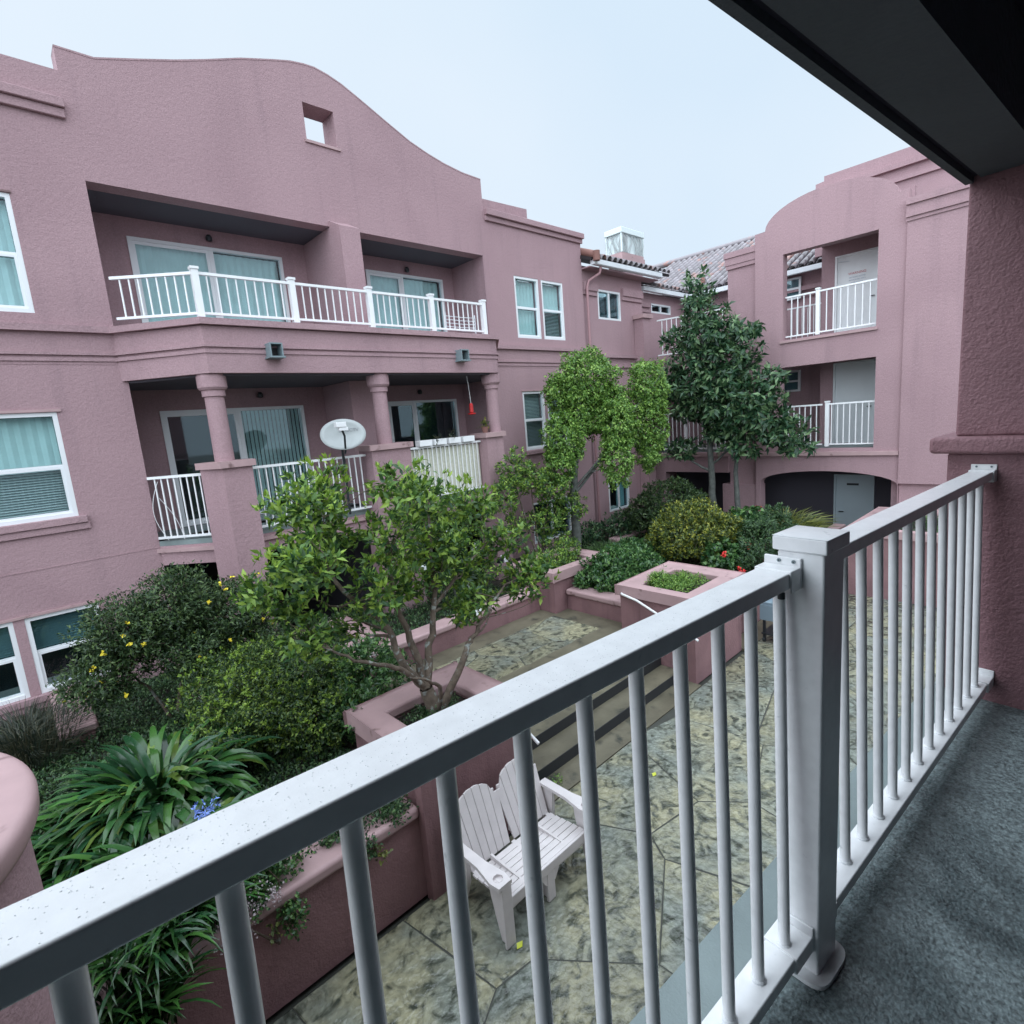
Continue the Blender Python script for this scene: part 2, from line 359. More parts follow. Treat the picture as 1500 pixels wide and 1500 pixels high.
def clip_poly(poly, nx, ny, c):
    out = []
    for i in range(len(poly)):
        a = poly[i]; b = poly[(i + 1) % len(poly)]
        da = a[0] * nx + a[1] * ny - c; db = b[0] * nx + b[1] * ny - c
        if da <= 0: out.append(a)
        if (da < 0 < db) or (db < 0 < da):
            t = da / (da - db); out.append((a[0] + (b[0] - a[0]) * t, a[1] + (b[1] - a[1]) * t))
    return out
def paving(name, x0, x1, y0, y1, z, cell, parent_name, gap=0.007, seed=1):
    r = random.Random(seed)
    base = struct(parent_name, MB().box(x0, x1, y0, y1, z - 0.06, z - 0.006), M['mortar'])
    sites = []
    nx = max(1, int((x1 - x0) / cell)); ny = max(1, int((y1 - y0) / cell))
    for i in range(-1, nx + 1):
        for j in range(-1, ny + 1):
            sites.append((x0 + (i + 0.5 + r.uniform(-0.42, 0.42)) * (x1 - x0) / nx, y0 + (j + 0.5 + r.uniform(-0.42, 0.42)) * (y1 - y0) / ny))
    for k, s in enumerate(sites):
        if not (x0 - 0.3 < s[0] < x1 + 0.3 and y0 - 0.3 < s[1] < y1 + 0.3): continue
        poly = rect(x0, x1, y0, y1)
        for j, t in enumerate(sites):
            if j == k or math.hypot(t[0] - s[0], t[1] - s[1]) > 3.2 * cell: continue
            dx, dy = t[0] - s[0], t[1] - s[1]; d = math.hypot(dx, dy); dx /= d; dy /= d
            mxp = ((s[0] + t[0]) / 2, (s[1] + t[1]) / 2)
            poly = clip_poly(poly, dx, dy, mxp[0] * dx + mxp[1] * dy - gap)
            if len(poly) < 3: break
        if len(poly) < 3: continue
        # wobble the edges: split every side
        pp = []
        for i in range(len(poly)):
            a = poly[i]; b = poly[(i + 1) % len(poly)]; L = math.hypot(b[0] - a[0], b[1] - a[1])
            pp.append(a)
            if L > 0.25:
                inset = 0.006 * r.random(); q = 0.35 + 0.3 * r.random()
                nxx, nyy = -(b[1] - a[1]) / L, (b[0] - a[0]) / L
                pp.append((a[0] + (b[0] - a[0]) * q + nxx * inset, a[1] + (b[1] - a[1]) * q + nyy * inset))
        cx = sum(p[0] for p in pp) / len(pp); cy = sum(p[1] for p in pp) / len(pp)
        top = z + r.uniform(-0.002, 0.002)
        n = len(pp); mb = MB(); inn = []
        for p in pp:
            d = math.hypot(p[0] - cx, p[1] - cy) + 1e-6; k2 = max(0, (d - 0.012) / d); inn.append((cx + (p[0] - cx) * k2, cy + (p[1] - cy) * k2))
        v = [(x, y, z - 0.03) for x, y in pp] + [(x, y, top - 0.006) for x, y in pp] + [(x, y, top) for x, y in inn]
        f = [(i, (i + 1) % n, n + (i + 1) % n, n + i) for i in range(n)] + [(n + i, n + (i + 1) % n, 2 * n + (i + 1) % n, 2 * n + i) for i in range(n)] + [tuple(range(2 * n, 3 * n))]
        mb.add(v, f); obj(name, mb, M['stone'], base)
    return base
ZP, ZT = -4.4, -3.8
paving('paving_stone', -2.4, 13.2, -2.2, 4.02, ZP, 1.05, 'patio', gap=0.005, seed=12)
struct('patio_outer', MB().box(-6, -2.41, -3, 4.0, ZP - 0.05, ZP), M['band'])
paving('paving_stone', 3.4, 7.30, 5.85, 6.98, ZT, 0.95, 'terrace', gap=0.004, seed=9)
tb = MB().slab(rect(2.9, 7.76, 5.5, 7.42), [rect(3.4, 7.30, 5.85, 6.98)], 2, ZT - 0.08, ZT - 0.004)
struct('terrace_border', tb, M['band'])
# steps up to the terrace: each tread a slab, dark nosing riser
st = tag(bpy.data.objects.new('garden_steps', None), 'low concrete steps with black nosings rising from patio to upper terrace', 'steps'); COL.objects.link(st)
st.location = (5.6, 4.4, ZP)
obj('landing_strip', MB().box(3.8, 7.5, 4.03, 4.38, ZP - 0.05, ZP + 0.002), M['band'], st)
for i, (ya, yb) in enumerate(((4.38, 4.74), (4.74, 5.10), (5.10, 5.46), (5.46, 5.86))):
    zt = ZP + 0.15 * (i + 1)
    obj('step', MB().box(3.79, 7.49, ya + 0.012, yb + 0.02, ZP - 0.05, zt - 0.001), M['band'], st)
    obj('nosing', MB().box(3.80, 7.48, ya, ya + 0.011, zt - 0.149, zt + 0.001), M['nosing'], st)
# soil of the beds
struct('garden_soil', MB().box(-6, 2.34, 4.2, 10.0, ZP - 0.05, -3.56), M['soil'])
struct('garden_soil', MB().box(2.34, 7.3, 7.5, 10.0, ZP - 0.05, -3.50), M['soil'])
struct('garden_soil', MB().box(8.02, 16.0, 5.6, 7.0, ZP - 0.05, -3.52), M['soil'])
struct('garden_soil', MB().box(7.3, 16.0, 7.69, 10.0, ZP - 0.05, -3.52), M['soil'])
struct('garden_soil', MB().box(9.11, 16.0, 7.0, 7.69, ZP - 0.05, -3.521), M['soil'])
struct('garden_soil', MB().box(9.2, 16.0, 4.55, 5.6, ZP - 0.05, -3.56), M['soil'])
struct('patio_margin', MB().box(9.17, 16.0, 4.025, 4.40, ZP - 0.05, ZP - .001), M['band'])
struct('garden_soil', MB().box(2.34, 3.0, 5.4, 7.5, ZP - 0.05, -3.58), M['soil'])

# ------------------------------------------------------------------ windows and doors
def bars(mb, x0, x1, z0, z1, w, y0, y1):
    mb.box(x0, x0 + w, y0, y1, z0, z1); mb.box(x1 - w, x1, y0, y1, z0, z1)
    mb.box(x0 + w, x1 - w, y0, y1, z1 - w, z1); mb.box(x0 + w, x1 - w, y0, y1, z0, z0 + w); return mb
def xf(mb, axis, base):
    """local (x along wall, y into wall, z) -> world: axis 1 keeps X, axis 0 swaps so the wall runs along Y (x = -Y)"""
    r = MB(); r.f = mb.f; r.sm = mb.sm
    if axis == 1: r.v = [(x, base + y, z) for x, y, z in mb.v]
    else: r.v = [(base + y, -x, z) for x, y, z in mb.v]
    return r
def window(parent, x0, x1, z0, z1, base, axis=1, kind='hung', mid=None, cover='curtain', cover2=None, glass='glass', name='window'):
    w = 0.055
    fr = bars(MB(), x0, x1, z0, z1, w, -0.012, 0.07)
    if kind == 'hung':
        m_ = mid if mid is not None else (z0 + z1) / 2
        bars(fr, x0 + w, x1 - w, z0 + w, m_ + 0.02, 0.035, 0.012, 0.05)
        fr.box(x0 + w, x1 - w, 0.022, 0.06, m_ + 0.021, m_ + 0.05)
        panes = [(x0 + w, x1 - w, z0 + w, m_, 0.030), (x0 + w, x1 - w, m_ + 0.05, z1 - w, 0.045)]
    elif kind == 'slide':
        m_ = mid if mid is not None else (x0 + x1) / 2
        fr.box(m_ - 0.035, m_ + 0.035, 0.0, 0.06, z0 + w, z1 - w)
        if name == 'sliding_door': bars(fr, x0 + w, m_ - 0.035, z0 + w, z1 - w, 0.05, 0.015, 0.05)
        panes = [(x0 + w, m_ - 0.03, z0 + w, z1 - w, 0.030), (m_ + 0.03, x1 - w, z0 + w, z1 - w, 0.045)]
    f = obj(name, xf(fr, axis, base), M['vinyl'], parent)
    for a, b, c, d, y in panes:
        obj('pane', xf(MB().box(a, b, y, y + 0.004, c, d), axis, base), M[glass], f)
    # something behind the glass
    for k, (a, b, c, d, y) in enumerate(panes):
        cv = cover if (k == 0 or cover2 is None) else cover2
        if cv == 'curtain':
            mb = MB(); n = max(6, int((b - a) / 0.06)); vs = []
            for i in range(n + 1):
                xx = a + (b - a) * i / n; yy = 0.14 + 0.02 * (i % 2)
                vs += [(xx, yy, c), (xx, yy, d)]
            mb.add(vs, [(2 * i, 2 * i + 2, 2 * i + 3, 2 * i + 1) for i in range(n)])
            obj('curtain', xf(mb, axis, base), M['curtain'], f)
        elif cv in ('blind', 'blind_d'):
            mb = MB(); z = c
            while z < d:
                mb.add([(a, 0.12, z), (b, 0.12, z), (b, 0.16, z + 0.028), (a, 0.16, z + 0.028)], [(0, 1, 2, 3)]); z += 0.036
            obj('blind', xf(mb, axis, base), M[cv], f)
        elif cv == 'vertical':
            mb = MB(); xx = a
            while xx < b:
                mb.add([(xx, 0.14, c), (xx + 0.07, 0.17, c), (xx + 0.07, 0.17, d), (xx, 0.14, d)], [(0, 1, 2, 3)]); xx += 0.078
            obj('blind', xf(mb, axis, base), M['curtain'], f)
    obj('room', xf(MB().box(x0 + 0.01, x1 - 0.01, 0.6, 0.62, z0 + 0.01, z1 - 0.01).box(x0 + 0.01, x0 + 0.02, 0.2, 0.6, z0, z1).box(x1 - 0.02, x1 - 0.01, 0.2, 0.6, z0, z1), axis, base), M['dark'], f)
    return f

# ------------------------------------------------------------------ facade opposite
FY = 10.0
B = thing('apartment_building', 'long mauve stucco building opposite with curved gable and stacked recessed balconies', 'building', (5.3, 10.0, ZP))
gable = [(1.5, 5.47), (1.95, 5.47), (2.5, 5.64), (3.0, 5.80), (3.45, 5.96), (4.0, 6.17), (4.56, 6.34), (4.85, 6.42), (5.1, 6.46), (5.3, 6.47),
         (5.55, 6.43), (5.8, 6.36), (6.07, 6.25), (6.35, 6.13), (6.62, 6.01), (7.21, 5.76), (7.65, 5.63), (8.05, 5.54), (8.55, 5.47), (9.07, 5.45)]
outline = [(-7, ZP - .1), (12.55, ZP - .1), (12.55, 4.62), (9.07, 4.62)] + gable[::-1] + [(1.5, 5.17), (-7, 5.17)]
holes = [rect(1.57, 5.35, 1.42, 3.80), rect(5.63, 8.95, 1.42, 3.80), rect(1.62, 8.95, -1.44, 1.03), rect(1.62, 8.95, -4.35, -1.84),
         [(4.98, 5.22), (5.56, 5.22), (5.56, 5.83), (4.98, 5.83)],
         rect(-0.75, 0.71, 1.95, 3.46), rect(-0.75, 0.71, -0.86, 0.62), rect(-0.12, 0.71, -3.29, -2.17), rect(-1.1, -0.24, -3.29, -2.17),
         rect(9.90, 10.76, 2.0, 3.47), rect(10.86, 11.70, 2.0, 3.47), rect(9.90, 10.70, -0.81, 0.68), rect(10.80, 11.61, -0.81, 0.68),
         rect(9.95, 11.5, -3.3, -2.2)]
holes = [h if isinstance(h, list) else list(h) for h in holes]
holes[4] = rect(4.98, 5.56, 5.22, 5.83)
obj('wall', MB().slab(outline, holes, 1, FY, FY + 0.30), M['stucco'], B)
obj('parapet_wall', MB().slab([(9.08, 4.7), (10.86, 4.7), (10.86, 5.25), (9.08, 5.2)], [], 1, FY + 0.32, FY + 0.52), M['stucco'], B)
# gable cap strip (slightly lighter metal flashing edge)
gc = MB()
for i in range(len(gable) - 1):
    (xa, za), (xb, zb) = gable[i], gable[i + 1]
    gc.add([(xa, FY - .005, za - .012), (xb, FY - .005, zb - .012), (xb, FY + .305, zb - .012), (xa, FY + .305, za - .012),
            (xa, FY - .005, za + .012), (xb, FY - .005, zb + .012), (xb, FY + .305, zb + .012), (xa, FY + .305, za + .012)],
           [(0, 1, 5, 4), (4, 5, 6, 7), (2, 3, 7, 6), (0, 3, 2, 1)])
obj('coping', gc, M['stucco'], B)
obj('opening_reveal', MB().slab(rect(4.9, 5.64, 5.14, 5.91), [rect(4.981, 5.559, 5.221, 5.829)], 1, FY + .301, FY + .45), M['stucco'], B)
obj('opening_sill', MB().box(4.94, 5.62, FY - .03, FY, 5.17, 5.215), M['cap'], B)
# cornices
def cornice(parent, x0, x1, z, base, axis=1, h1=0.12, h2=0.12, p1=0.10, p2=0.055, m='stucco'):
    mb = MB().box(x0, x1, -p1, 0, z - h1, z).box(x0 + .01, x1 - .01, -p2, 0, z - h1 - h2, z - h1 - 0.001)
    return obj('cornice', xf(mb, axis, base), M[m], parent, bevel=0.008, seg=1)
cornice(B, -7, 1.49, 4.79, FY)
cornice(B, 9.08, 12.6, 4.82, FY, h1=0.13, h2=0.11, p1=0.12)
# belt courses on the flat walls and round the bay
def belt(z, h, p, name):
    pl = [(-7, FY), (1.52, FY), (2.45, 8.92), (8.15, 8.92), (9.08, FY), (12.55, FY)]
    def offs(d):
        return [(-7, FY - d), (1.52 - d * 0.35, FY - d), (2.45 - d * 0.42, 8.92 - d), (8.15 + d * 0.42, 8.92 - d), (9.08 + d * 0.35, FY - d), (12.58, FY - d)]
    o = offs(p); n = len(o)
    return obj(name, MB().prism(o + [(12.58, FY + .02), (9.08, FY + .02), (8.15, 9.1), (2.45, 9.1), (1.52, FY + .02), (-7, FY + .02)], z - h, z), M['stucco'], B)
# bay fascia body
bay = [(1.52, FY + .02), (2.45, 8.92), (8.15, 8.92), (9.08, FY + .02)]
obj('bay_fascia', MB().prism(bay, 1.03, 1.70), M['stucco'], B)
belt(1.80, 0.09, 0.075, 'belt_course'); belt(1.435, 0.035, 0.035, 'belt_course'); belt(1.365, 0.05, 0.018, 'belt_course')
obj('bay_slab', MB().prism([(1.60, FY + .02), (2.3, 9.28), (8.25, 9.28), (8.98, FY + .02)], -1.83, -1.52), M['stucco'], B)
obj('bay_ledge', MB().prism([(1.55, FY + .02), (2.27, 9.22), (8.3, 9.22), (9.03, FY + .02)], -1.62, -1.56), M['cap'], B)
obj('balcony_deck', MB().prism([(1.62, 11.2), (1.62, FY), (2.32, 9.30), (8.22, 9.30), (8.94, FY), (8.94, 11.2)], -1.519, -1.44), M['slab'], B)
obj('balcony_deck', MB().prism([(1.60, 11.2), (1.60, FY + .03), (2.5, 9.0), (8.1, 9.0), (9.0, FY + .03), (9.0, 11.2)], 1.06, 1.45), M['slab'], B)
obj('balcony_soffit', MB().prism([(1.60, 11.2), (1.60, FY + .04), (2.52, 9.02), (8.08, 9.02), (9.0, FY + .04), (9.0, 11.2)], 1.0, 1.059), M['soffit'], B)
# fine joint lines on the wall
obj('wall_joint', MB().box(-7, 1.61, FY - .006, FY, -1.535, -1.52).box(-7, 1.5, FY - .005, FY, 1.27, 1.28).box(9.15, 12.55, FY - .005, FY, 1.27, 1.28), M['stucco'], B)
# recesses
RY = 11.2
rec = MB().slab(rect(1.3, 9.2, -1.60, 4.1), [rect(2.17, 4.72, 1.45, 3.50), rect(6.54, 8.62, 1.45, 3.50), rect(2.18, 4.73, -1.44, 0.64), rect(6.69, 8.70, -1.44, 0.64)], 1, RY, RY + 0.2)
obj('carport_wall', MB().box(1.3, 9.2, 14.5, 14.7, -4.4, -1.6).box(1.2, 1.3, 10.31, 14.7, -4.4, -1.6).box(9.2, 9.3, 10.31, 14.7, -4.4, -1.6).box(1.3, 9.2, 10.31, 14.7, -1.82, -1.61), M['shaded_wall'], B)
obj('recess_wall', rec, M['stucco'], B)
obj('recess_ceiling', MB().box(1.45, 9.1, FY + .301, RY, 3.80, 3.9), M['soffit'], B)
obj('recess_side', MB().box(1.35, 1.569, FY + .301, RY, -1.6, 3.8), M['stucco'], B)
obj('recess_side', MB().box(8.951, 9.15, FY + .301, RY, -1.6, 3.8), M['stucco'], B)
obj('party_wall', MB().box(5.20, 5.78, FY - 0.0, RY, -1.44, 0.999), M['stucco'], B)
obj('party_wall', MB().box(5.20, 5.78, FY + .1, 14.4, -4.4, -1.84), M['shaded_wall'], B)
fin = [(FY + .001, 1.45), (FY + .001, 3.86), (9.78, 3.80), (9.52, 3.60), (9.50, 1.80), (9.1, 1.80), (9.1, 1.45)]
fm = MB(); o5, o6 = 5.16, 5.50
fin = [(11.19, 1.46), (11.19, 3.79), (FY, 3.79), (FY - .001, 3.90), (9.62, 3.72), (9.62, 1.80), (9.62, 1.46)]
obj('divider_fin', MB().slab(fin, [], 0, 5.20, 5.60), M['stucco'], B)
# columns and pedestals
for cx in (2.53, 5.34, 8.12):
    prof = [(0.140, -0.27), (0.134, 0.70), (0.160, 0.705), (0.160, 0.79), (0.180, 0.80), (0.203, 0.835), (0.203, 0.99), (0.190, 1.03)]
    obj('column', MB().lathe((cx, 9.16, 0), prof, 28), M['stucco'], B)
p1 = [(2.20, 9.30), (2.42, 8.95), (2.85, 8.95), (2.85, 9.36), (2.46, 9.50)]
def grow(poly, d):
    cx = sum(p[0] for p in poly) / len(poly); cy = sum(p[1] for p in poly) / len(poly)
    return [(x + d * (1 if x > cx else -1), y + d * (1 if y > cy else -1)) for x, y in poly]
pads = [(p1, -0.37), ([(4.93, 8.97), (5.76, 8.97), (5.76, 9.45), (4.93, 9.45)], -0.35), ([(7.70, 8.97), (8.18, 8.97), (8.62, 9.50), (8.2, 9.6), (7.70, 9.42)], -0.33)]
for poly, zt in pads:
    pd = obj('pedestal', MB().prism(poly, ZP, zt), M['stucco'], B)
    obj('pedestal_cap', MB().prism(grow(poly, 0.055), zt + .001, zt + 0.10), M['cap'], pd, bevel=0.02)
# sills under windows
def sill(x0, x1, z, base=FY, axis=1, two=True):
    mb = MB().box(x0, x1, -0.07, 0, z - 0.10, z - .002)
    if two: mb.box(x0 + .01, x1 + .02, -0.04, 0, z - 0.20, z - 0.101)
    obj('sill', xf(mb, axis, base), M['stucco'], B, bevel=0.006, seg=1)
sill(-0.9, 0.80, -0.86); sill(-1.3, 0.86, -3.29); sill(9.86, 11.66, -0.82, two=False)
obj('window_head', MB().box(-0.9, 0.76, FY - .025, FY, 0.625, 0.66).box(-1.3, 0.76, FY - .025, FY, -2.165, -2.13).box(-0.9, 0.73, FY - .02, FY, 3.465, 3.49).box(9.87, 11.65, FY - .02, FY, 0.685, 0.71), M['cap'], B)
WY = FY + 0.02
window(B, -0.75, 0.71, 1.95, 3.46, WY, mid=2.68, cover='curtain')
window(B, -0.75, 0.71, -0.86, 0.62, WY, mid=-0.16, cover='blind', cover2='curtain')
window(B, -0.12, 0.71, -3.29, -2.17, WY, mid=-2.72, cover=None, cover2='blind_d', glass='glass_d')
window(B, -1.1, -0.24, -3.29, -2.17, WY, mid=-2.72, cover=None, cover2='blind_d', glass='glass_d')
window(B, 9.90, 10.76, 2.0, 3.47, WY, mid=2.72, cover='curtain', cover2='curtain')
window(B, 10.86, 11.70, 2.0, 3.47, WY, mid=2.72, cover='blind', cover2='curtain')
window(B, 9.90, 10.70, -0.81, 0.68, WY, mid=-0.06, cover='blind_d', cover2='blind')
window(B, 10.80, 11.61, -0.81, 0.68, WY, mid=-0.06, cover='blind_d', cover2='blind_d')
window(B, 9.95, 11.5, -3.3, -2.2, WY, kind='slide', cover=None, glass='glass_d')
window(B, 2.17, 4.72, 1.46, 3.50, RY - .01, kind='slide', mid=3.44, cover='curtain', name='sliding_door')
window(B, 6.54, 8.62, 1.46, 3.50, RY - .01, kind='slide', mid=7.46, cover='curtain', name='sliding_door')
window(B, 2.18, 4.73, -1.43, 0.64, RY - .01, kind='slide', mid=3.47, cover=None, cover2='vertical', glass='glass', name='sliding_door')
window(B, 6.69, 8.70, -1.43, 0.64, RY - .01, kind='slide', mid=7.45, cover=None, glass='glass_d', name='sliding_door')
# scuppers
for sx in (3.40, 7.12):
    sc = MB().box(sx - .10, sx - .08, 8.72, 8.919, 1.26, 1.44).box(sx + .08, sx + .10, 8.72, 8.919, 1.26, 1.44).box(sx - .10, sx + .10, 8.72, 8.919, 1.441, 1.46).box(sx - .12, sx + .12, 8.70, 8.919, 1.235, 1.259)
    s_ = obj('scupper', sc, M['rust'], B); obj('scupper_mouth', MB().box(sx - .079, sx + .079, 8.90, 8.915, 1.26, 1.44), M['mouth_dark'], s_)
# wall lamps (unlit)
for lx, lz in ((3.43, 3.66), (7.6, 3.62), (3.9, 0.88), (7.6, 0.85)):
    obj('lamp', MB().lathe((lx, RY - .05, lz), [(0.02, -.07), (0.05, -.06), (0.055, 0.0), (0.03, .04)], 12), M['black'], B)
# roof deck closes the building from behind
obj('roof_deck', MB().box(-7, 12.5, FY + .301, 18, 4.2, 4.3), M['tile_under'], B)

# ------------------------------------------------------------------ railings of the buildings
def rail_set(name, label, segs, posts, z0, z1, zb=None, group=None, bal=0.115, bw=0.018, screen=None, cat='railing'):
    """segs: list of ((x,y),(x,y)); z0 bottom rail underside, z1 top rail top"""
    t = thing(name, label, cat, (segs[0][0][0], segs[0][0][1], z0), 0, group or 'white balcony railings on the buildings opposite')
    bmesh_ = None
    for (a, b) in segs:
        a = Vector((*a, 0)); b = Vector((*b, 0)); d = b - a; L = d.length; d.normalize(); n = Vector((-d.y, d.x, 0)); ang = math.atan2(d.y, d.x)
        def bar(nm, w, za, zb_):
            q = [a + n * w, b + n * w, b - n * w, a - n * w]; obj(nm, MB().prism([(p.x, p.y) for p in q][::-1], za, zb_), M['white'], t)
        bar('top_rail', 0.024, z1 - 0.04, z1); bar('bottom_rail', 0.02, z0, z0 + 0.035)
        k = max(2, int(round(L / bal)))
        me = MB().box(-bw / 2, bw / 2, -bw / 2, bw / 2, z0 + .0351, z1 - .0401)
        mesh = None
        for i in range(1, k):
            p = a + d * (L * i / k)
            if mesh is None:
                mm = MB(); mm.v = [(x, y, z - z0) for x, y, z in me.v]; mm.f = me.f; mm.sm = me.sm
                mesh = bpy.data.meshes.new('baluster'); mesh.from_pydata(mm.v, [], mm.f); mesh.materials.append(M['white'])
            inst('baluster', mesh, t, p - Vector((t.location.x, t.location.y, 0)), (0, 0, ang))
    for (x, y) in posts:
        w = 0.045; po = obj('post', MB().box(x - w, x + w, y - w, y + w, z0 - .04, z1 + .03), M['white'], t)
        obj('post_cap', MB().box(x - w - .012, x + w + .012, y - w - .012, y + w + .012, z1 + .0301, z1 + .065), M['white'], po)
    return t
rail_set('balcony_railing', 'white railing on the wide upper bay balcony under the gable', [((1.60, 9.78), (2.48, 9.04)), ((2.52, 9.02), (3.86, 9.02)), ((3.94, 9.02), (5.24, 9.02)), ((5.32, 9.02), (6.58, 9.02)), ((6.66, 9.02), (7.90, 9.02))],
         [(2.50, 9.02), (3.90, 9.02), (5.28, 9.02), (6.62, 9.02), (7.95, 9.02)], 1.87, 2.46, bal=0.13)
rail_set('balcony_railing', 'short white railing between wall and left pedestal, middle storey', [((1.62, 9.95), (2.28, 9.36))], [], -1.40, -0.42, bal=0.10)
rail_set('balcony_railing', 'white railing left of the satellite dish, middle storey', [((2.90, 9.2), (4.92, 9.2))], [], -1.40, -0.40, bal=0.11)
rl = rail_set('balcony_railing', 'white railing backed by cream reed screen, under flower boxes', [((5.77, 9.2), (7.70, 9.2))], [], -1.42, -0.38, bal=0.11)
for i in range(30):
    obj('screen_reed', MB().box(5.80 + i * .0625, 5.80 + i * .0625 + .058, 9.235, 9.25 + .004 * (i % 3), -1.38, -0.44), M['bamboo'], rl)
FB = None
names = ['leftmost white flower box on the reed screened railing', 'white flower box second from the left on the reed screened railing', 'white flower box with dry red sprigs, third on the reed screened railing', 'rightmost white flower box on the reed screened railing']
for i, fx in enumerate((6.22, 6.58, 6.95, 7.32)):
    t = thing('flower_box', names[i], 'flower box', (fx, 9.18, -0.375), 0, 'white flower boxes along the balcony rail')
    obj('box', MB().slab(rect(fx - .15, fx + .15, 9.10, 9.26), [rect(fx - .135, fx + .135, 9.115, 9.245)], 2, -0.374, -0.26), M['white'], t)
    obj('soil', MB().box(fx - .134, fx + .134, 9.116, 9.244, -0.372, -0.285), M['soil'], t)
    if i in (1, 2):
        c = np.array([[fx, 9.18, -0.24]] * 14) + rng.normal(0, .05, (14, 3)); v, f = rosettes(c, np.tile([0, 0, 1.], (14, 1)), 4, .08, .03)
        np_mesh('sprigs', v, f, M['l_dry'], t)
# hummingbird feeder hung from the beam
t = thing('bird_feeder', 'small red hummingbird feeder hanging beside the right column', 'bird feeder', (7.62, 9.3, 0.2))
obj('bottle', MB().lathe((7.62, 9.3, 0.22), [(0.02, 0), (0.045, .02), (0.045, .17), (0.02, .21)], 14), M['red'], t)
obj('tray', MB().lathe((7.62, 9.3, 0.18), [(0.03, 0), (0.085, .01), (0.09, .035), (0.02, .045)], 16), M['red'], t)
obj('hanger', MB().tube([(7.62, 9.3, 0.43), (7.60, 9.3, 0.75), (7.57, 9.3, 1.02)], 0.006, 5), M['white'], t)
t = thing('potted_plant', 'small terracotta pot of dry sprigs on the right pedestal cap', 'potted plant', (7.80, 9.12, -0.22))
obj('pot', MB().lathe((7.80, 9.12, -0.228), [(0.05, 0), (0.075, .10), (0.08, .13)], 14), M['terra'], t)
c = np.array([[7.80, 9.12, -0.06]] * 24) + rng.normal(0, .05, (24, 3)); v, f = rosettes(c, np.tile([0, 0, 1.], (24, 1)), 4, .07, .03); np_mesh('leaves', v, f, M['l_gold'], t)
# satellite dish
t = thing('satellite_dish', 'round pale satellite dish with printed lettering above the balcony rail', 'satellite dish', (4.45, 9.1, -0.40))
dm = MB(); cN = Vector((-0.35, -0.88, 0.30)).normalized(); ctr = Vector((4.44, 9.0, -0.03))
ax = cN.cross(Vector((0, 0, 1))).normalized(); ay = ax.cross(cN)
V = []; F_ = []
NR, NA = 5, 32
for side in (0, 1):
    for i in range(NR + 1):
        r = 0.385 * i / NR
        for k in range(NA):
            th = 2 * math.pi * k / NA
            V.append(tuple(ctr + ax * (r * 1.0 * math.cos(th)) + ay * (r * 0.72 * math.sin(th)) + cN * (0.07 * (i / NR) ** 2 - 0.012 * side)))
for side in (0, 1):
    o = side * (NR + 1) * NA
    for i in range(NR):
        for k in range(NA): F_.append((o + i * NA + k, o + i * NA + (k + 1) % NA, o + (i + 1) * NA + (k + 1) % NA, o + (i + 1) * NA + k))
for k in range(NA): F_.append((NR * NA + k, NR * NA + (k + 1) % NA, (2 * NR + 1) * NA + (k + 1) % NA, (2 * NR + 1) * NA + k))
dm.add(V, F_, True); obj('reflector', dm, M['dish'], t)
obj('arm', MB().tube([ctr - cN * .02 + Vector((0, 0, -.30)), ctr + cN * .10 + Vector((0, 0, -.30)), ctr + cN * .30 + Vector((0, 0, -.10)), ctr + cN * .34 + Vector((-.05, 0, .04))], 0.018, 8), M['black'], t)
q = ctr + cN * .36 + Vector((-.06, 0, .07))
obj('receiver', MB().box(q.x - .09, q.x + .09, q.y - .05, q.y + .05, q.z - .04, q.z + .045), M['white'], t, bevel=.008)
obj('receiver_cap', MB().box(q.x - .04, q.x + .12, q.y - .04, q.y + .04, q.z - .10, q.z - .041), M['white'], t, bevel=.008)
obj('cable', MB().tube([(4.46, 9.13, -.25), (4.52, 9.16, -.7), (4.60, 9.5, -1.2), (4.9, 10.6, -1.42), (4.95, 11.15, -1.40)], .006, 5), M['black'], t)
obj('mast', MB().tube([(4.44, 9.12, -1.44), (4.44, 9.10, -0.2), (4.45, 9.06, -.03)], 0.022, 8), M['black'], t)
def text_mesh(body, size, m, parent, loc, rotm, name='lettering'):
    cu = bpy.data.curves.new('txt', 'FONT'); cu.body = body; cu.size = size; cu.extrude = 0.0015; cu.align_x = 'CENTER'; cu.align_y = 'CENTER'
    tmp = bpy.data.objects.new('txt', cu); COL.objects.link(tmp); dg = bpy.context.evaluated_depsgraph_get()
    me = bpy.data.meshes.new_from_object(tmp.evaluated_get(dg)); bpy.data.objects.remove(tmp)
    me.materials.clear(); me.materials.append(m)
    o = bpy.data.objects.new(name, me); COL.objects.link(o); o.parent = parent
    mw = Matrix.Translation(Vector(loc) - worldloc(parent)) @ rotm.to_4x4(); o.matrix_local = mw
    return o
ex = (-ax).normalized() if ax.x < 0 else ax
rm = Matrix((ex, cN.cross(ex), cN)).transposed()
text_mesh('DIRECTV', 0.085, M['dishtext'], t, ctr + cN * .022 + ex * .10 + Vector((0, 0, .075)), rm)

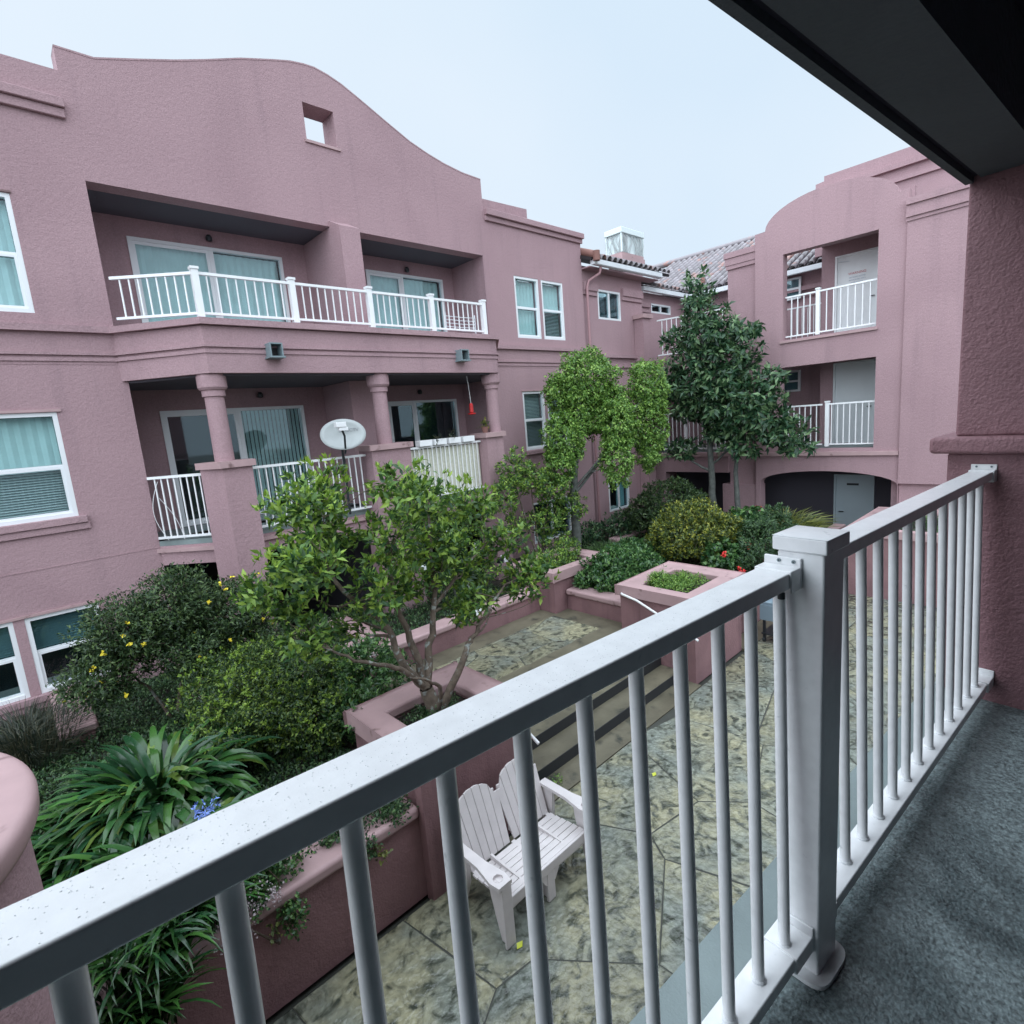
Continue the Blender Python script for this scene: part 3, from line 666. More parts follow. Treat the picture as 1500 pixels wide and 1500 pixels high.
# ------------------------------------------------------------------ tiled wing
Wg = thing('tiled_wing', 'lower mauve wing with clay tile roof between gable building and tower', 'building', (14, 10, ZP))
wo = [(12.56, ZP - .1), (15.55, ZP - .1), (15.55, 4.05), (12.56, 4.05)]
obj('wall', MB().slab(wo, [rect(13.28, 14.38, 2.67, 3.49), rect(13.34, 14.41, -3.03, -2.07)], 1, FY + .06, FY + .36), M['stucco'], Wg)
window(Wg, 13.28, 14.38, 2.67, 3.49, FY + .07, kind='slide', cover='blind_d', glass='glass_d')
window(Wg, 13.34, 14.41, -3.03, -2.07, FY + .07, kind='slide', cover=None, cover2='curtain', glass='glass_d')
for x0, x1 in ((12.62, 13.22), (14.44, 15.5)):
    obj('cornice', MB().box(x0, x1, FY - .03, FY + .059, 3.40, 3.62).box(x0, x1, FY + .01, FY + .059, 3.28, 3.399), M['stucco'], Wg)
obj('belt_course', MB().box(12.56, 15.3, FY - .03, FY + .059, 1.58, 1.68).box(12.56, 15.3, FY + .01, FY + .059, 1.30, 1.36), M['stucco'], Wg)
obj('pilaster', MB().box(15.05, 15.45, FY - .28, FY + .05, ZP, 2.75), M['stucco'], Wg)
obj('pilaster_cap', MB().box(14.98, 15.52, FY - .34, FY + .05, 2.751, 2.87), M['cap'], Wg)
# gutter and downpipe
obj('gutter', MB().slab([(FY - .42, 4.00), (FY - .40, 3.98), (FY - .30, 3.97), (FY - .27, 4.0), (FY - .27, 4.10), (FY - .42, 4.12)], [], 0, 12.6, 16.0), M['gutter'], Wg)
obj('eave_soffit', MB().box(12.56, 16.0, FY - .269, FY + .06, 3.93, 3.96), M['stucco'], Wg)
obj('downpipe', MB().tube([(12.98, FY - .33, 3.96), (12.96, FY - .30, 3.8), (12.72, FY - .10, 3.62), (12.66, FY - .07, 3.45), (12.66, FY - .07, -3.6)], 0.04, 8), M['pipe'], Wg)
# roof tiles: one barrel tile mesh shared by all
def tile_mesh():
    mb = MB(); n = 6; L = 0.46; t_ = 0.014
    V = []
    for (y, r) in ((0, 0.098), (L, 0.080)):
        for rr in (r, r - t_):
            for k in range(n + 1):
                th = math.pi * k / n; V.append((-rr * math.cos(th), y, rr * math.sin(th)))
    m = n + 1; F = []
    for k in range(n):
        F.append((k, k + 1, 2 * m + k + 1, 2 * m + k)); F.append((m + k + 1, m + k, 3 * m + k, 3 * m + k + 1))
        F.append((k + 1, k, m + k, m + k + 1))
    me = bpy.data.meshes.new('roof_tile'); me.from_pydata(V, [], F); me.polygons.foreach_set('use_smooth', [True] * len(F)); me.materials.append(M['tile']); return me
TILE = tile_mesh()
def tiled(parent, origin, ex_, ey_, nx, ny, keep=None):
    """origin at the eave corner, ex_ along the eave, ey_ up the slope"""
    ex_ = Vector(ex_).normalized(); ey_ = Vector(ey_).normalized(); n = ex_.cross(ey_).normalized(); o = Vector(origin); wl = worldloc(parent)
    sx, sy = 0.255, 0.40
    rot = Matrix((ex_, ey_, n)).transposed()
    a = o - ex_ * .1; b = o + ex_ * (nx * sx + .05); c = b + ey_ * (ny * sy + .05); d = a + ey_ * (ny * sy + .05)
    rf = obj('roof', MB().add([a, b, c, d, a - n * .08, b - n * .08, c - n * .08, d - n * .08], [(0, 1, 2, 3), (4, 7, 6, 5), (0, 4, 5, 1), (1, 5, 6, 2), (2, 6, 7, 3), (3, 7, 4, 0)]), M['tile_under'], parent)
    for i in range(nx):
        for j in range(ny):
            if keep and not keep(i, j): continue
            p = o + ex_ * (sx * (i + .5)) + ey_ * (sy * j - .05) + n * (0.028)
            r2 = rot @ Matrix.Rotation(math.radians(4.0), 3, 'X')
            inst('roof_tile', TILE, rf, p - wl, r2.to_euler())
    return rf
tiled(Wg, (12.62, FY - .38, 4.15), (1, 0, 0), (0, 1, 0.36), 15, 6)
obj('rake_tile', MB().tube([(12.66, FY - .44, 4.20), (12.66, FY + .3, 4.50), (12.66, FY + 2.2, 5.2)], 0.11, 10), M['terra'], Wg)
obj('ridge_finial', MB().tube([(12.64, FY - .46, 4.05), (12.64, FY - .46, 4.30)], 0.10, 10), M['terra'], Wg)
# back wing behind the tower, with the larger roof falling towards the court
obj('return_wall', MB().slab([(15.56, ZP), (18.75, ZP), (18.75, 3.75), (15.56, 3.75)], [rect(16.60, 17.82, 3.14, 3.44)], 1, 10.40, 10.6), M['stucco'], Wg)
obj('window_backing', MB().box(16.55, 17.9, 10.61, 10.7, 3.0, 3.5), M['dark'], Wg)
window(Wg, 16.60, 17.82, 3.14, 3.44, 10.41, kind='slide', cover=None, glass='glass_d')
obj('cornice', MB().box(15.57, 16.5, 10.33, 10.399, 3.28, 3.42).box(15.57, 16.5, 10.36, 10.399, 3.12, 3.2), M['stucco'], Wg)
obj('gutter', MB().box(15.7, 18.6, 10.06, 10.20, 3.70, 3.83), M['gutter'], Wg)
obj('end_pipe', MB().box(15.56, 15.64, 10.25, 10.38, 2.4, 3.3), M['gutter'], Wg)
tiled(Wg, (15.9, 10.12, 3.88), (1, 0, 0), (0, 1, 0.36), 11, 4)
BW = thing('rear_wing', 'rear wing with broad clay tile roof rising behind the tree and tower', 'building', (18.9, 8, ZP))
obj('wall', MB().slab([(3.4, ZP), (13.4, ZP), (13.4, 3.75), (3.4, 3.75)], [], 0, 18.9, 19.1), M['stucco'], BW)
obj('cornice', MB().box(18.80, 18.899, 3.4, 10.3, 3.20, 3.33).box(18.84, 18.899, 3.4, 10.3, 3.02, 3.1), M['stucco'], BW)
obj('gutter', MB().box(18.42, 18.57, 5.0, 10.0, 3.66, 3.80), M['gutter'], BW)
tiled(BW, (18.55, 13.4, 3.84), (0, -1, 0), (1, 0, 0.5), 34, 13, keep=lambda i, j: i < 20 or j < 4)
obj('ridge', MB().tube([(23.75, 15.5, 6.45), (23.75, 5.2, 6.45)], .13, 8), M['tile'], BW)
obj('vent_pipe', MB().lathe((18.9, 9.75, 4.0), [(0.10, 0), (0.10, .2), (0.04, .42)], 10), M['terra'], BW)
obj('vent_pipe', MB().lathe((18.75, 8.55, 3.95), [(0.16, 0), (0.11, .35), (0.06, .75)], 10), M['terra'], BW)
# chimney with its own white lattice hood, beyond the tiled wing
CH = thing('chimney', 'square stucco chimney with pale lattice hood standing on the tile roof', 'chimney', (17.6, 12.0, 4.6))
def cbox(d, z0, z1): return MB().box(16.4 - d, 17.75 + d, 11.3 - d, 12.0 + d, z0, z1)
obj('stack', cbox(-.07, 4.2, 5.0), M['stucco'], CH)
obj('collar', cbox(0, 5.001, 5.18), M['cap'], CH); obj('collar', cbox(-.03, 5.181, 5.28), M['cap'], CH)
obj('hood_core', cbox(-.075, 5.281, 5.88), M['chim'], CH)
for x in (16.44, 17.71):
    for y in (11.34, 11.96): obj('hood_post', MB().box(x - .025, x + .025, y - .025, y + .025, 5.281, 5.88), M['chim'], CH)
for k in range(42):
    if k % 3 == 0:
        a = rng.uniform(11.34, 11.96); b_ = min(11.96, max(11.34, a + rng.uniform(-.3, .3))); pts = [(16.43, a, 5.29), (16.42, (a + b_) / 2 + .04, 5.6), (16.43, b_, 5.88)]
    else:
        a = rng.uniform(16.44, 17.71); b_ = min(17.71, max(16.44, a + rng.uniform(-.4, .4))); pts = [(a, 11.33, 5.29), ((a + b_) / 2 + .05, 11.32, 5.6), (b_, 11.33, 5.88)]
    obj('lattice_bar', MB().tube(pts, rng.uniform(.008, .014), 4), M['dish'], CH)
obj('hood_top', cbox(.01, 5.881, 6.07), M['chim'], CH, bevel=.02)

# ------------------------------------------------------------------ tower
TX = 16.0
T = thing('stair_tower', 'pink stucco tower with arched top, two open balconies and ground arch', 'building', (16, 5, ZP))
arc = [(6.72, 4.42), (6.45, 4.43)] + [(4.95 + 1.5 * math.cos(a), 4.42 + 0.66 * math.sin(a)) for a in np.linspace(0, math.pi, 18)] + [(3.25, 4.46)]
arch = [(6.60, ZP), (6.60, -2.36)] + [(4.93 + 1.67 * math.cos(a), -2.36 + 0.34 * math.sin(a)) for a in np.linspace(0, math.pi, 15)[1:-1]] + [(3.26, -2.36), (3.26, ZP)]
out = [(10.3, -1.50), (10.3, -3.9)]
tow = [(3.25, -4.45), (3.26, -4.45)]
poly = [(3.0, ZP), (3.0, 4.0), (3.25, 4.0)] + arc[::-1][0:1] + arc[::-1][1:] + [(6.72, ZP), (6.60, ZP), (6.60, -2.36)] + arch[2:-2] + [(3.26, -2.36), (3.26, ZP)]
poly = [(3.25, ZP)] + [(3.25, 4.46)] + arc[::-1][1:] + [(6.72, -3.4), (6.72, ZP)] + arch[:1] + arch[1:-1] + [(3.26, ZP)]
cl = []
for p in poly:
    if not cl or abs(p[0] - cl[-1][0]) + abs(p[1] - cl[-1][1]) > 1e-4: cl.append(p)
obj('wall', MB().slab(cl, [rect(3.82, 5.98, 1.53, 3.73), rect(3.80, 6.04, -1.42, 0.81)], 0, TX, TX + .28), M['stucco'], T)
obj('side_wall', MB().box(TX + .281, TX + 2.4, 3.25, 3.45, ZP, 4.0), M['stucco'], T)
# wing wall to the right of the arch, with its cornices
obj('pier_wall', MB().box(TX - .06, TX + .22, 0.6, 3.249, -2.30, 4.19), M['stucco'], T)
obj('pier_base', MB().box(TX + .05, TX + .20, 0.6, 3.24, ZP, -2.301), M['stucco'], T)
obj('cornice', MB().box(TX - .16, TX - .061, 0.6, 3.27, 4.06, 4.20).box(TX - .11, TX - .061, 0.6, 3.27, 3.88, 4.059).box(TX - .13, TX - .061, 0.6, 3.27, 3.80, 3.879).box(TX - .09, TX - .061, 0.6, 3.27, 3.72, 3.799), M['stucco'], T)
# left shoulder
obj('shoulder_wall', MB().slab([(6.73, -2.45), (7.55, -2.45), (7.55, 4.12), (6.73, 4.12)], [], 0, TX + .12, TX + .40), M['stucco'], T)
obj('cornice', MB().box(TX + .02, TX + .119, 6.73, 7.62, 4.02, 4.17).box(TX + .05, TX + .119, 6.73, 7.60, 3.83, 4.019).box(TX + .07, TX + .119, 6.73, 7.58, 3.72, 3.829), M['stucco'], T)
obj('shoulder_base', MB().box(TX + .03, TX + .40, 6.62, 7.75, ZP, -2.451), M['stucco'], T)
obj('base_cap', MB().box(TX - .05, TX + .42, 6.5, 7.9, -3.72, -3.58), M['cap'], T, bevel=.02)
# decks and ledges
obj('deck', MB().box(TX + .281, TX + 2.2, 3.45, 10.2, 1.25, 1.47), M['slab'], T)
obj('deck', MB().box(TX + .281, TX + 2.2, 3.45, 10.3, -1.62, -1.42), M['slab'], T)
obj('ledge', MB().box(TX - .05, TX - .001, 3.78, 6.05, 1.45, 1.50), M['cap'], T)
obj('ledge', MB().box(TX - .07, TX - .001, 3.26, 10.2, -1.60, -1.50), M['cap'], T)
obj('bridge_fascia', MB().slab([(7.56, -2.1), (10.15, -2.1), (10.15, -1.49), (7.56, -1.49)], [], 0, TX, TX + .28), M['stucco'], T)
obj('bridge_fascia', MB().slab([(7.56, 1.0), (10.0, 1.0), (10.0, 1.52), (7.56, 1.52)], [], 0, TX + .02, TX + .28), M['stucco'], T)
obj('bridge_pier', MB().box(TX, TX + .28, 9.7, 10.15, ZP, -2.101), M['stucco'], T)
# inner walls of the loggia
obj('inner_wall', MB().slab([(3.45, -1.6), (5.53, -1.6), (5.53, 4.9), (3.45, 4.9)], [rect(4.12, 5.20, 1.48, 3.68), rect(4.12, 5.20, -1.41, 0.85)], 0, 17.55, 17.7), M['stucco'], T)
obj('undercroft_wall', MB().slab([(3.0, ZP), (4.10, ZP), (4.10, -2.30), (5.13, -2.30), (5.13, ZP), (10.2, ZP), (10.2, -1.62), (3.0, -1.62)], [], 0, 17.55, 17.7), M['shaded_wall'], T)
obj('ceiling', MB().box(TX + .281, 18.1, 3.45, 5.52, 4.0, 4.1), M['stucco'], T)
obj('far_wall', MB().box(18.30, 18.31, 5.5, 7.6, -1.42, 0.99), M['stucco'], T)
obj('rear_parapet', MB().slab([(1.2, 4.0), (6.02, 4.0), (6.02, 5.98), (5.80, 6.0), (5.80, 6.13), (1.2, 6.13)], [], 0, 18.5, 18.8), M['stucco'], T)
obj('cornice', MB().box(18.38, 18.499, 1.2, 5.98, 5.68, 5.80).box(18.42, 18.499, 1.2, 5.98, 5.36, 5.46), M['stucco'], T)
for (ya, yb, za, zb, mname, nm) in ((4.13, 5.19, 1.48, 3.67, 'white', 'door'), (4.13, 5.19, -1.41, 0.84, 'door', 'door'), (4.11, 5.12, -4.39, -2.31, 'door_g', 'door')):
    fr = MB().box(17.53, 17.60, ya, ya + .05, za, zb).box(17.53, 17.60, yb - .05, yb, za, zb).box(17.53, 17.60, ya + .051, yb - .051, zb - .05, zb)
    d_ = obj(nm, MB().box(17.585, 17.63, ya + .051, yb - .051, za + .01, zb - .051), M[mname], T)
    obj('frame', fr, M[mname], d_)
    obj('handle', MB().tube([(17.56, ya + .12 if za > -3 else yb - .14, za + 1.0), (17.53, ya + .12 if za > -3 else yb - .14, za + 1.0), (17.53, ya + .22 if za > -3 else yb - .26, za + 1.0)], .012, 6), M['black'], d_)
    if za > 1: 
        obj('closer', MB().tube([(17.56, 5.1, 3.52), (17.5, 5.02, 3.5), (17.56, 4.85, 3.48)], .012, 5), M['gutter'], d_)
    if za < -3: obj('door_sign', MB().box(17.578, 17.584, 4.5, 4.8, -2.62, -2.56), M['black'], d_)
# notice on the upper door
t = thing('door_notice', 'small printed notice with red heading on the upper white door', 'notice', (17.58, 4.66, 2.95))
nb = obj('sheet', MB().box(17.574, 17.583, 4.47, 4.86, 2.85, 3.20), M['white'], t)
Ry = Matrix(((0, 0, -1), (-1, 0, 0), (0, 1, 0)))
text_mesh('WARNING', 0.088, M['ink'], t, (17.571, 4.665, 3.15), Ry)
text_mesh('NO ROOF ACCESS', 0.046, M['ink2'], t, (17.571, 4.665, 3.05), Ry)
text_mesh('AUTHORIZED ONLY', 0.043, M['ink2'], t, (17.571, 4.665, 2.98), Ry)
text_mesh('KEEP CLOSED', 0.043, M['ink2'], t, (17.571, 4.665, 2.91), Ry)
# small windows on the far wall seen through the openings
for z0, z1 in ((2.98, 3.62), (0.16, 0.80)):
    xw = 18.78 if z0 > 1 else 18.20; ya = 6.50 if z0 > 1 else 6.30; yb = ya + .7
    fr = MB().box(xw, xw + .07, ya, ya + .06, z0, z1).box(xw, xw + .07, yb - .06, yb, z0, z1).box(xw, xw + .07, ya + .061, yb - .061, z1 - .06, z1).box(xw, xw + .07, ya + .061, yb - .061, z0, z0 + .06).box(xw + .01, xw + .06, ya + .061, yb - .061, (z0 + z1) / 2 - .03, (z0 + z1) / 2 + .03)
    w_ = obj('window', fr, M['vinyl'], BW); obj('pane', MB().box(xw + .03, xw + .034, ya + .061, yb - .061, z0 + .06, z1 - .06), M['glass_d'], w_)
    obj('backing', MB().box(xw + .072, xw + .089, ya, yb, z0, z1), M['blind_d'], w_)
rail_set('balcony_railing', 'white railing on the top opening of the tower', [((TX + .14, 5.96), (TX + .14, 5.20)), ((TX + .14, 5.12), (TX + .14, 3.83))], [(TX + .14, 5.16)], 1.60, 2.66, bal=0.16, bw=.022)
rail_set('balcony_railing', 'white railing on the middle opening of the tower', [((TX + .14, 6.02), (TX + .14, 5.02)), ((TX + .14, 4.94), (TX + .14, 3.81))], [(TX + .14, 4.90)], -1.33, -0.24, bal=0.15, bw=.022)
rail_set('balcony_railing', 'white railing left of the dark tree on the middle level bridge', [((TX + .14, 10.05), (TX + .14, 7.56))], [(TX + .14, 9.0)], -1.38, -0.20, bal=0.15, bw=.022)
rail_set('balcony_railing', 'white railing on the top level bridge beside the cap pilaster', [((TX - .2, 9.7), (TX + .14, 7.56))], [], 1.62, 2.72, bal=0.15, bw=.022)
rail_set('balcony_railing', 'inner white railing seen through the top opening of the tower', [((18.0, 7.6), (18.0, 5.55))], [], 1.60, 2.62, bal=0.16, bw=.022)

# ------------------------------------------------------------------ garden walls and planters
def planter(name, label, x0, x1, y0, y1, zt, zs, w=0.24, over=0.05, z0=ZP - .03, soil=True, capz=0.13, cat='planter'):
    t = thing(name, label, cat, ((x0 + x1) / 2, (y0 + y1) / 2, z0), 0, 'pink stucco planters round the court')
    inn = rect(x0 + w, x1 - w, y0 + w, y1 - w)
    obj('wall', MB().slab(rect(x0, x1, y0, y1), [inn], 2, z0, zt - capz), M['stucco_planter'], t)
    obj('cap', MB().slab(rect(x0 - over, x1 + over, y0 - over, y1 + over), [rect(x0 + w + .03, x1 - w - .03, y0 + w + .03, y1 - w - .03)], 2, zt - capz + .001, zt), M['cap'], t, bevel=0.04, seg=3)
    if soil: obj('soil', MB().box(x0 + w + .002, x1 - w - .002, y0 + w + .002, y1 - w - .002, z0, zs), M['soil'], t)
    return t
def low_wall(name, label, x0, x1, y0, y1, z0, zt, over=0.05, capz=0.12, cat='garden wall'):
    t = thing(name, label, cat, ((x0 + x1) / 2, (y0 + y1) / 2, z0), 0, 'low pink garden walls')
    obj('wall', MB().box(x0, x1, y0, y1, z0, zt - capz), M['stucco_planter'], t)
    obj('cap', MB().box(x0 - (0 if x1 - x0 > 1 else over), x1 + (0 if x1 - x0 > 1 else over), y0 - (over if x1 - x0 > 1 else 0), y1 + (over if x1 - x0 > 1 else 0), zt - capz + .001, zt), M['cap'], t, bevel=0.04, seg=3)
    return t
planter('planter', 'pink square planter behind the bench holding the bright leafy tree', 2.32, 3.72, 4.08, 5.34, -3.0, -3.16)
planter('planter', 'tall pink planter filled with low bright herbs, right of the steps', 7.50, 9.15, 4.12, 5.52, -3.0, -3.10)
planter('planter', 'pink corner planter at the far end of the terrace with square pilaster', 7.40, 9.1, 7.0, 8.2, -3.0, -3.12)
planter('planter', 'pink planter behind the dark shrubs, beyond the bright leafy tree', 2.75, 4.05, 7.75, 9.1, -3.3, -3.42)
planter('planter', 'long pink planter across the far end of the patio', 13.2, 15.9, -1.5, 3.58, -2.92, -3.05)
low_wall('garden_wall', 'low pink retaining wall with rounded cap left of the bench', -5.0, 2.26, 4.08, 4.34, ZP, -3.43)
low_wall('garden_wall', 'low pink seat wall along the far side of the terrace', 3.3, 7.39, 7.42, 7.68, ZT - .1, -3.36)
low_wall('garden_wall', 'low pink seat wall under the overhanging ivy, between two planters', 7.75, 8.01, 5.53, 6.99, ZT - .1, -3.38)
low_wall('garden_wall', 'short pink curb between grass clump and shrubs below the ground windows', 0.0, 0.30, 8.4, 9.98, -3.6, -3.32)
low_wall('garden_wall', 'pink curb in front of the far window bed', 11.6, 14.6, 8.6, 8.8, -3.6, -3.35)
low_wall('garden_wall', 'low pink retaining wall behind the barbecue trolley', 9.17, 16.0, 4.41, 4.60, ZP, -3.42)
# pilaster at the left corner of the near planter
t = thing('garden_pilaster', 'stout pink pilaster between the low wall and the bench planter', 'pilaster', (2.33, 4.1, ZP))
obj('shaft', MB().box(2.26, 2.50, 3.97, 4.079, ZP - .03, -3.14), M['stucco_planter'], t)
# round stucco turret wall at far left
t = thing('round_parapet', 'curved pink parapet wall with smooth cap at the lower left', 'parapet', (-1.33, 3.35, -4.4))
obj('wall', MB().lathe((-1.33, 3.35, 0), [(1.13, ZP), (1.13, -1.64)], 96), M['stucco'], t)
obj('cap', MB().lathe((-1.33, 3.35, 0), [(1.13, -1.641), (1.18, -1.63), (1.195, -1.60), (1.20, -1.54), (1.196, -1.525), (1.188, -1.513), (1.175, -1.505), (1.16, -1.501), (1.12, -1.50), (1.0, -1.50)], 96, soft=True), M['cap'], t)
# handrail on the right planter
t = thing('handrail', 'thin white sloping handrail fixed to the herb planter beside the steps', 'handrail', (7.4, 5.0, -3.5))
obj('rail', MB().tube([(7.46, 5.46, -3.12), (7.38, 5.40, -3.10), (7.38, 5.1, -3.16), (7.38, 4.2, -3.52), (7.38, 4.0, -3.60)], 0.020, 8), M['white'], t)
obj('bracket', MB().tube([(7.50, 4.5, -3.48), (7.38, 4.5, -3.42)], 0.012, 6), M['white'], t)
t = thing('handrail', 'white handrail end on the bench planter beside the steps', 'handrail', (3.85, 4.6, -3.9))
obj('rail', MB().tube([(3.85, 5.2, -3.12), (3.85, 4.9, -3.22), (3.85, 4.3, -3.48), (3.85, 4.05, -3.60)], 0.020, 8), M['white'], t)
obj('bracket', MB().tube([(3.73, 4.7, -3.40), (3.85, 4.7, -3.32)], 0.012, 6), M['white'], t)

# ------------------------------------------------------------------ loveseat bench
bn = thing('garden_bench', 'pale resin double garden seat with two arched backs and cup holders', 'bench', (3.02, 3.16, ZP + .002), 0.0)
W2 = 0.56
def b(name, mb, bev=0.008): return obj(name, mb, M['bench'], bn, bevel=bev, seg=2, local=True)
# seat: boards running along the width, split by three ribs
for i in range(6):
    y0 = 0.02 + i * 0.078; z = 0.385 - 0.010 * i
    b('seat_slat', MB().box(-W2 + .03, W2 - .03, y0, y0 + 0.066, z - .02, z), .006)
for x in (-W2 + .05, -.02, W2 - .09): b('seat_rib', MB().box(x, x + .045, 0.0, 0.50, 0.30, 0.334), .004)
for x in (-.30, .26): b('seat_rib', MB().box(x, x + .022, 0.02, 0.485, 0.335, 0.3845), 0)
b('seat_front', MB().box(-W2 + .01, W2 - .01, -0.012, 0.018, 0.29, 0.39), .01)
# two arched fan backs
for sgn in (-1, 1):
    cxb = sgn * 0.272
    for k in range(6):
        u_ = (k - 2.5) / 2.5; xb = cxb + u_ * 0.205; xt = cxb + u_ * 0.235
        h = 0.55 + 0.13 * math.sqrt(max(0, 1 - (u_ * 0.98) ** 2)); hw, ht = 0.0385, 0.045
        top = []
        z0b = 0.33; y0b = 0.50; lean = 0.34
        def Pt(x, s): return (x, y0b + s * lean, z0b + s * 0.94)
        ul, ur = max(-1, u_ - .17), min(1, u_ + .17)
        hl = 0.50 + 0.16 * math.sqrt(max(0, 1 - ul * ul)); hr = 0.50 + 0.16 * math.sqrt(max(0, 1 - ur * ur)); hm = 0.50 + .165 * math.sqrt(max(0, 1 - u_ * u_))
        fr = [Pt(xb - hw, 0), Pt(xb + hw, 0), Pt(xt + ht, hr), Pt(xt, hm), Pt(xt - ht, hl)]
        bk = [(x, y + .022, z - .008) for x, y, z in fr]; n = 5
        b('back_slat', MB().add(fr + bk, [tuple(range(5)), tuple(range(5, 10))[::-1]] + [((i + 1) % n, i, i + n, (i + 1) % n + n) for i in range(n)]), .005)
    for hgt, zz in ((0.10, 0), (0.33, 1), (0.50, 2)):
        b('back_rail', MB().box(cxb - .25, cxb + .25, 0.50 + hgt * .34 + .024, 0.50 + hgt * .34 + .042, .33 + hgt * .94 - .035, .33 + hgt * .94 + .025), .004)
# arms with cup ring, flared front legs
for sgn in (-1, 1):
    xa = sgn * (W2 + 0.02)
    arm = [(xa - .045, .62), (xa + .045, .62), (xa + .05, .25), (xa + .085, .04), (xa + .07, -.06), (xa - .07, -.06), (xa - .085, .04), (xa - .05, .25)]
    b('arm', MB().slab(arm, [[(xa + .045 * math.cos(a), .03 + .045 * math.sin(a)) for a in np.linspace(0, 2 * math.pi, 17)[:-1]]], 2, .585, .615), .006)
    b('cup_holder', MB().lathe((xa, .03, 0), [(.043, .545), (.046, .546), (.046, .59)], 20), 0)
    b('cup_base', MB().lathe((xa, .03, 0), [(.04, .546), (.04, .552)], 20), 0)
    xl = sgn * (W2 + .01)
    leg = [(-.05, .584), (.17, .584), (.14, .40), (.09, .22), (.035, .0), (-.045, .0), (-.05, .3)]
    b('leg', MB().slab(leg, [], 0, xl - .018, xl + .018), .008)
    b('leg_flange', MB().box(xl - .055, xl + .055, -.06, -.035, .0, .584), .01)
    leg = [(.46, .584), (.58, .584), (.62, .30), (.66, .0), (.58, .0), (.48, .28)]
    b('leg', MB().slab(leg, [], 0, xl - .018, xl + .018), .008)
b('centre_leg', MB().box(-.05, .05, -.01, .02, 0, .30).box(-.02, .02, .021, .12, 0, .30), .01)
b('apron', MB().slab([(-W2, .30), (-W2, .2), (-W2 + .06, .27), (-.12, .28), (-.06, .18), (.06, .18), (.12, .28), (W2 - .06, .27), (W2, .2), (W2, .30)], [], 1, -.005, .015), 0)

# ------------------------------------------------------------------ grill trolley and odds and ends on the patio
t = thing('grill_trolley', 'dark wheeled barbecue trolley with slate blue side shelf', 'grill', (9.95, 3.85, ZP))
obj('shelf', MB().box(9.62, 9.98, 3.50, 3.98, -3.66, -3.61), M['slate'], t, bevel=.01)
obj('front_panel', MB().box(9.60, 9.63, 3.50, 3.98, -3.95, -3.661), M['slate'], t)
obj('fire_box', MB().box(9.99, 10.5, 3.45, 4.0, -3.95, -3.45), M['black'], t, bevel=.03)
obj('lid', MB().slab([(3.45, -3.449), (4.0, -3.449), (3.95, -3.25), (3.78, -3.16), (3.6, -3.18), (3.48, -3.3)], [], 0, 9.99, 10.5), M['black'], t, bevel=.02)
for lx, ly in ((9.68, 3.55), (9.68, 3.93), (10.44, 3.55), (10.44, 3.93)):
    obj('leg', MB().box(lx - .02, lx + .02, ly - .02, ly + .02, -4.32, -3.951), M['black'], t)
    obj('caster', MB().tube([(lx, ly - .02, -4.355), (lx, ly + .02, -4.355)], .042, 12), M['black'], t)
obj('bottom_shelf', MB().box(9.64, 10.48, 3.51, 3.97, -4.24, -4.22), M['black'], t)
t = thing('plant_saucer', 'small dull red brick lying at the foot of the herb planter', 'brick', (9.0, 4.0, ZP))
obj('brick', MB().box(9.22, 9.42, 3.95, 4.05, ZP + .001, ZP + .075), M['terra'], t, bevel=.008)
t.name = 'loose_brick'
t = thing('path_light', 'small white and black path lamp on the pink wall behind the terrace', 'lamp', (7.3, 8.6, -3.0))
obj('lamp_body', MB().box(7.5, 7.64, 8.5, 8.64, -3.0, -2.86), M['white'], t, bevel=.01)
obj('lamp_foot', MB().box(7.38, 7.49, 8.52, 8.62, -3.0, -2.9), M['black'], t)
for i, (x, y) in enumerate(((1.55, 2.95), (2.35, 2.65), (2.46, 3.05), (5.1, 3.4))):
    mb = MB().add([(x, y, ZP + .006), (x + .03, y + .035, ZP + .016), (x + .085, y + .02, ZP + .010), (x + .045, y - .02, ZP + .012)], [(0, 1, 2, 3)])
    tag(obj('fallen_leaf', mb, M['drop']), ['yellow green fallen leaf on the paving left of the bench', 'fallen leaf on the paving in front of the bench', 'fallen leaf by the left front leg of the bench', 'fallen leaf on the paving near the steps'][i], 'leaf', 'fallen leaves on the patio')

# ------------------------------------------------------------------ own balcony (turned by about -4.8 degrees)
AR = math.radians(-4.8146)
def own(name, label=None, cat=None, group=None):
    return thing(name, label, cat, (0, 0, 0), AR, group)
ZF = -1.448
bf = struct('balcony_floor', MB().box(-3.2, 5.5, -1.6, 0.733, ZF - .20, ZF), M['bal_floor'], bevel=.008); bf.rotation_euler = (0, 0, AR)
# wet curb strip outside the rail
cb = struct('balcony_edge', MB().box(-3.2, 3.07, 0.575, 0.737, ZF + .0005, ZF + .014), M['slab'], bevel=.004); cb.rotation_euler = (0, 0, AR)
nl = 900; lu = rng.uniform(-.6, 3.05, nl); lv = .488 + rng.normal(0, .010, nl); lr = rng.uniform(.0015, .0045, nl)
tet = np.array([[1, 0, 0], [-.5, .87, 0], [-.5, -.87, 0], [.1, 0, .8]]); ft = np.array([[0, 1, 3], [1, 2, 3], [2, 0, 3]])
ca, sa = math.cos(AR), math.sin(AR)
Vg = (tet[None] * lr[:, None, None] * rng.uniform(.6, 1.4, (nl, 4, 3)) + np.stack([lu, lv, np.full(nl, ZF + .0004)], 1)[:, None]).reshape(-1, 3)
gr = tag(np_mesh('grit', Vg, (ft[None] + (np.arange(nl) * 4)[:, None, None]).reshape(-1, 3), M['slab']), kind='stuff'); gr.rotation_euler = (0, 0, AR)
OB = own('own_building', 'shaded mauve stucco pier, beam and walls of the balcony in the foreground', 'building')
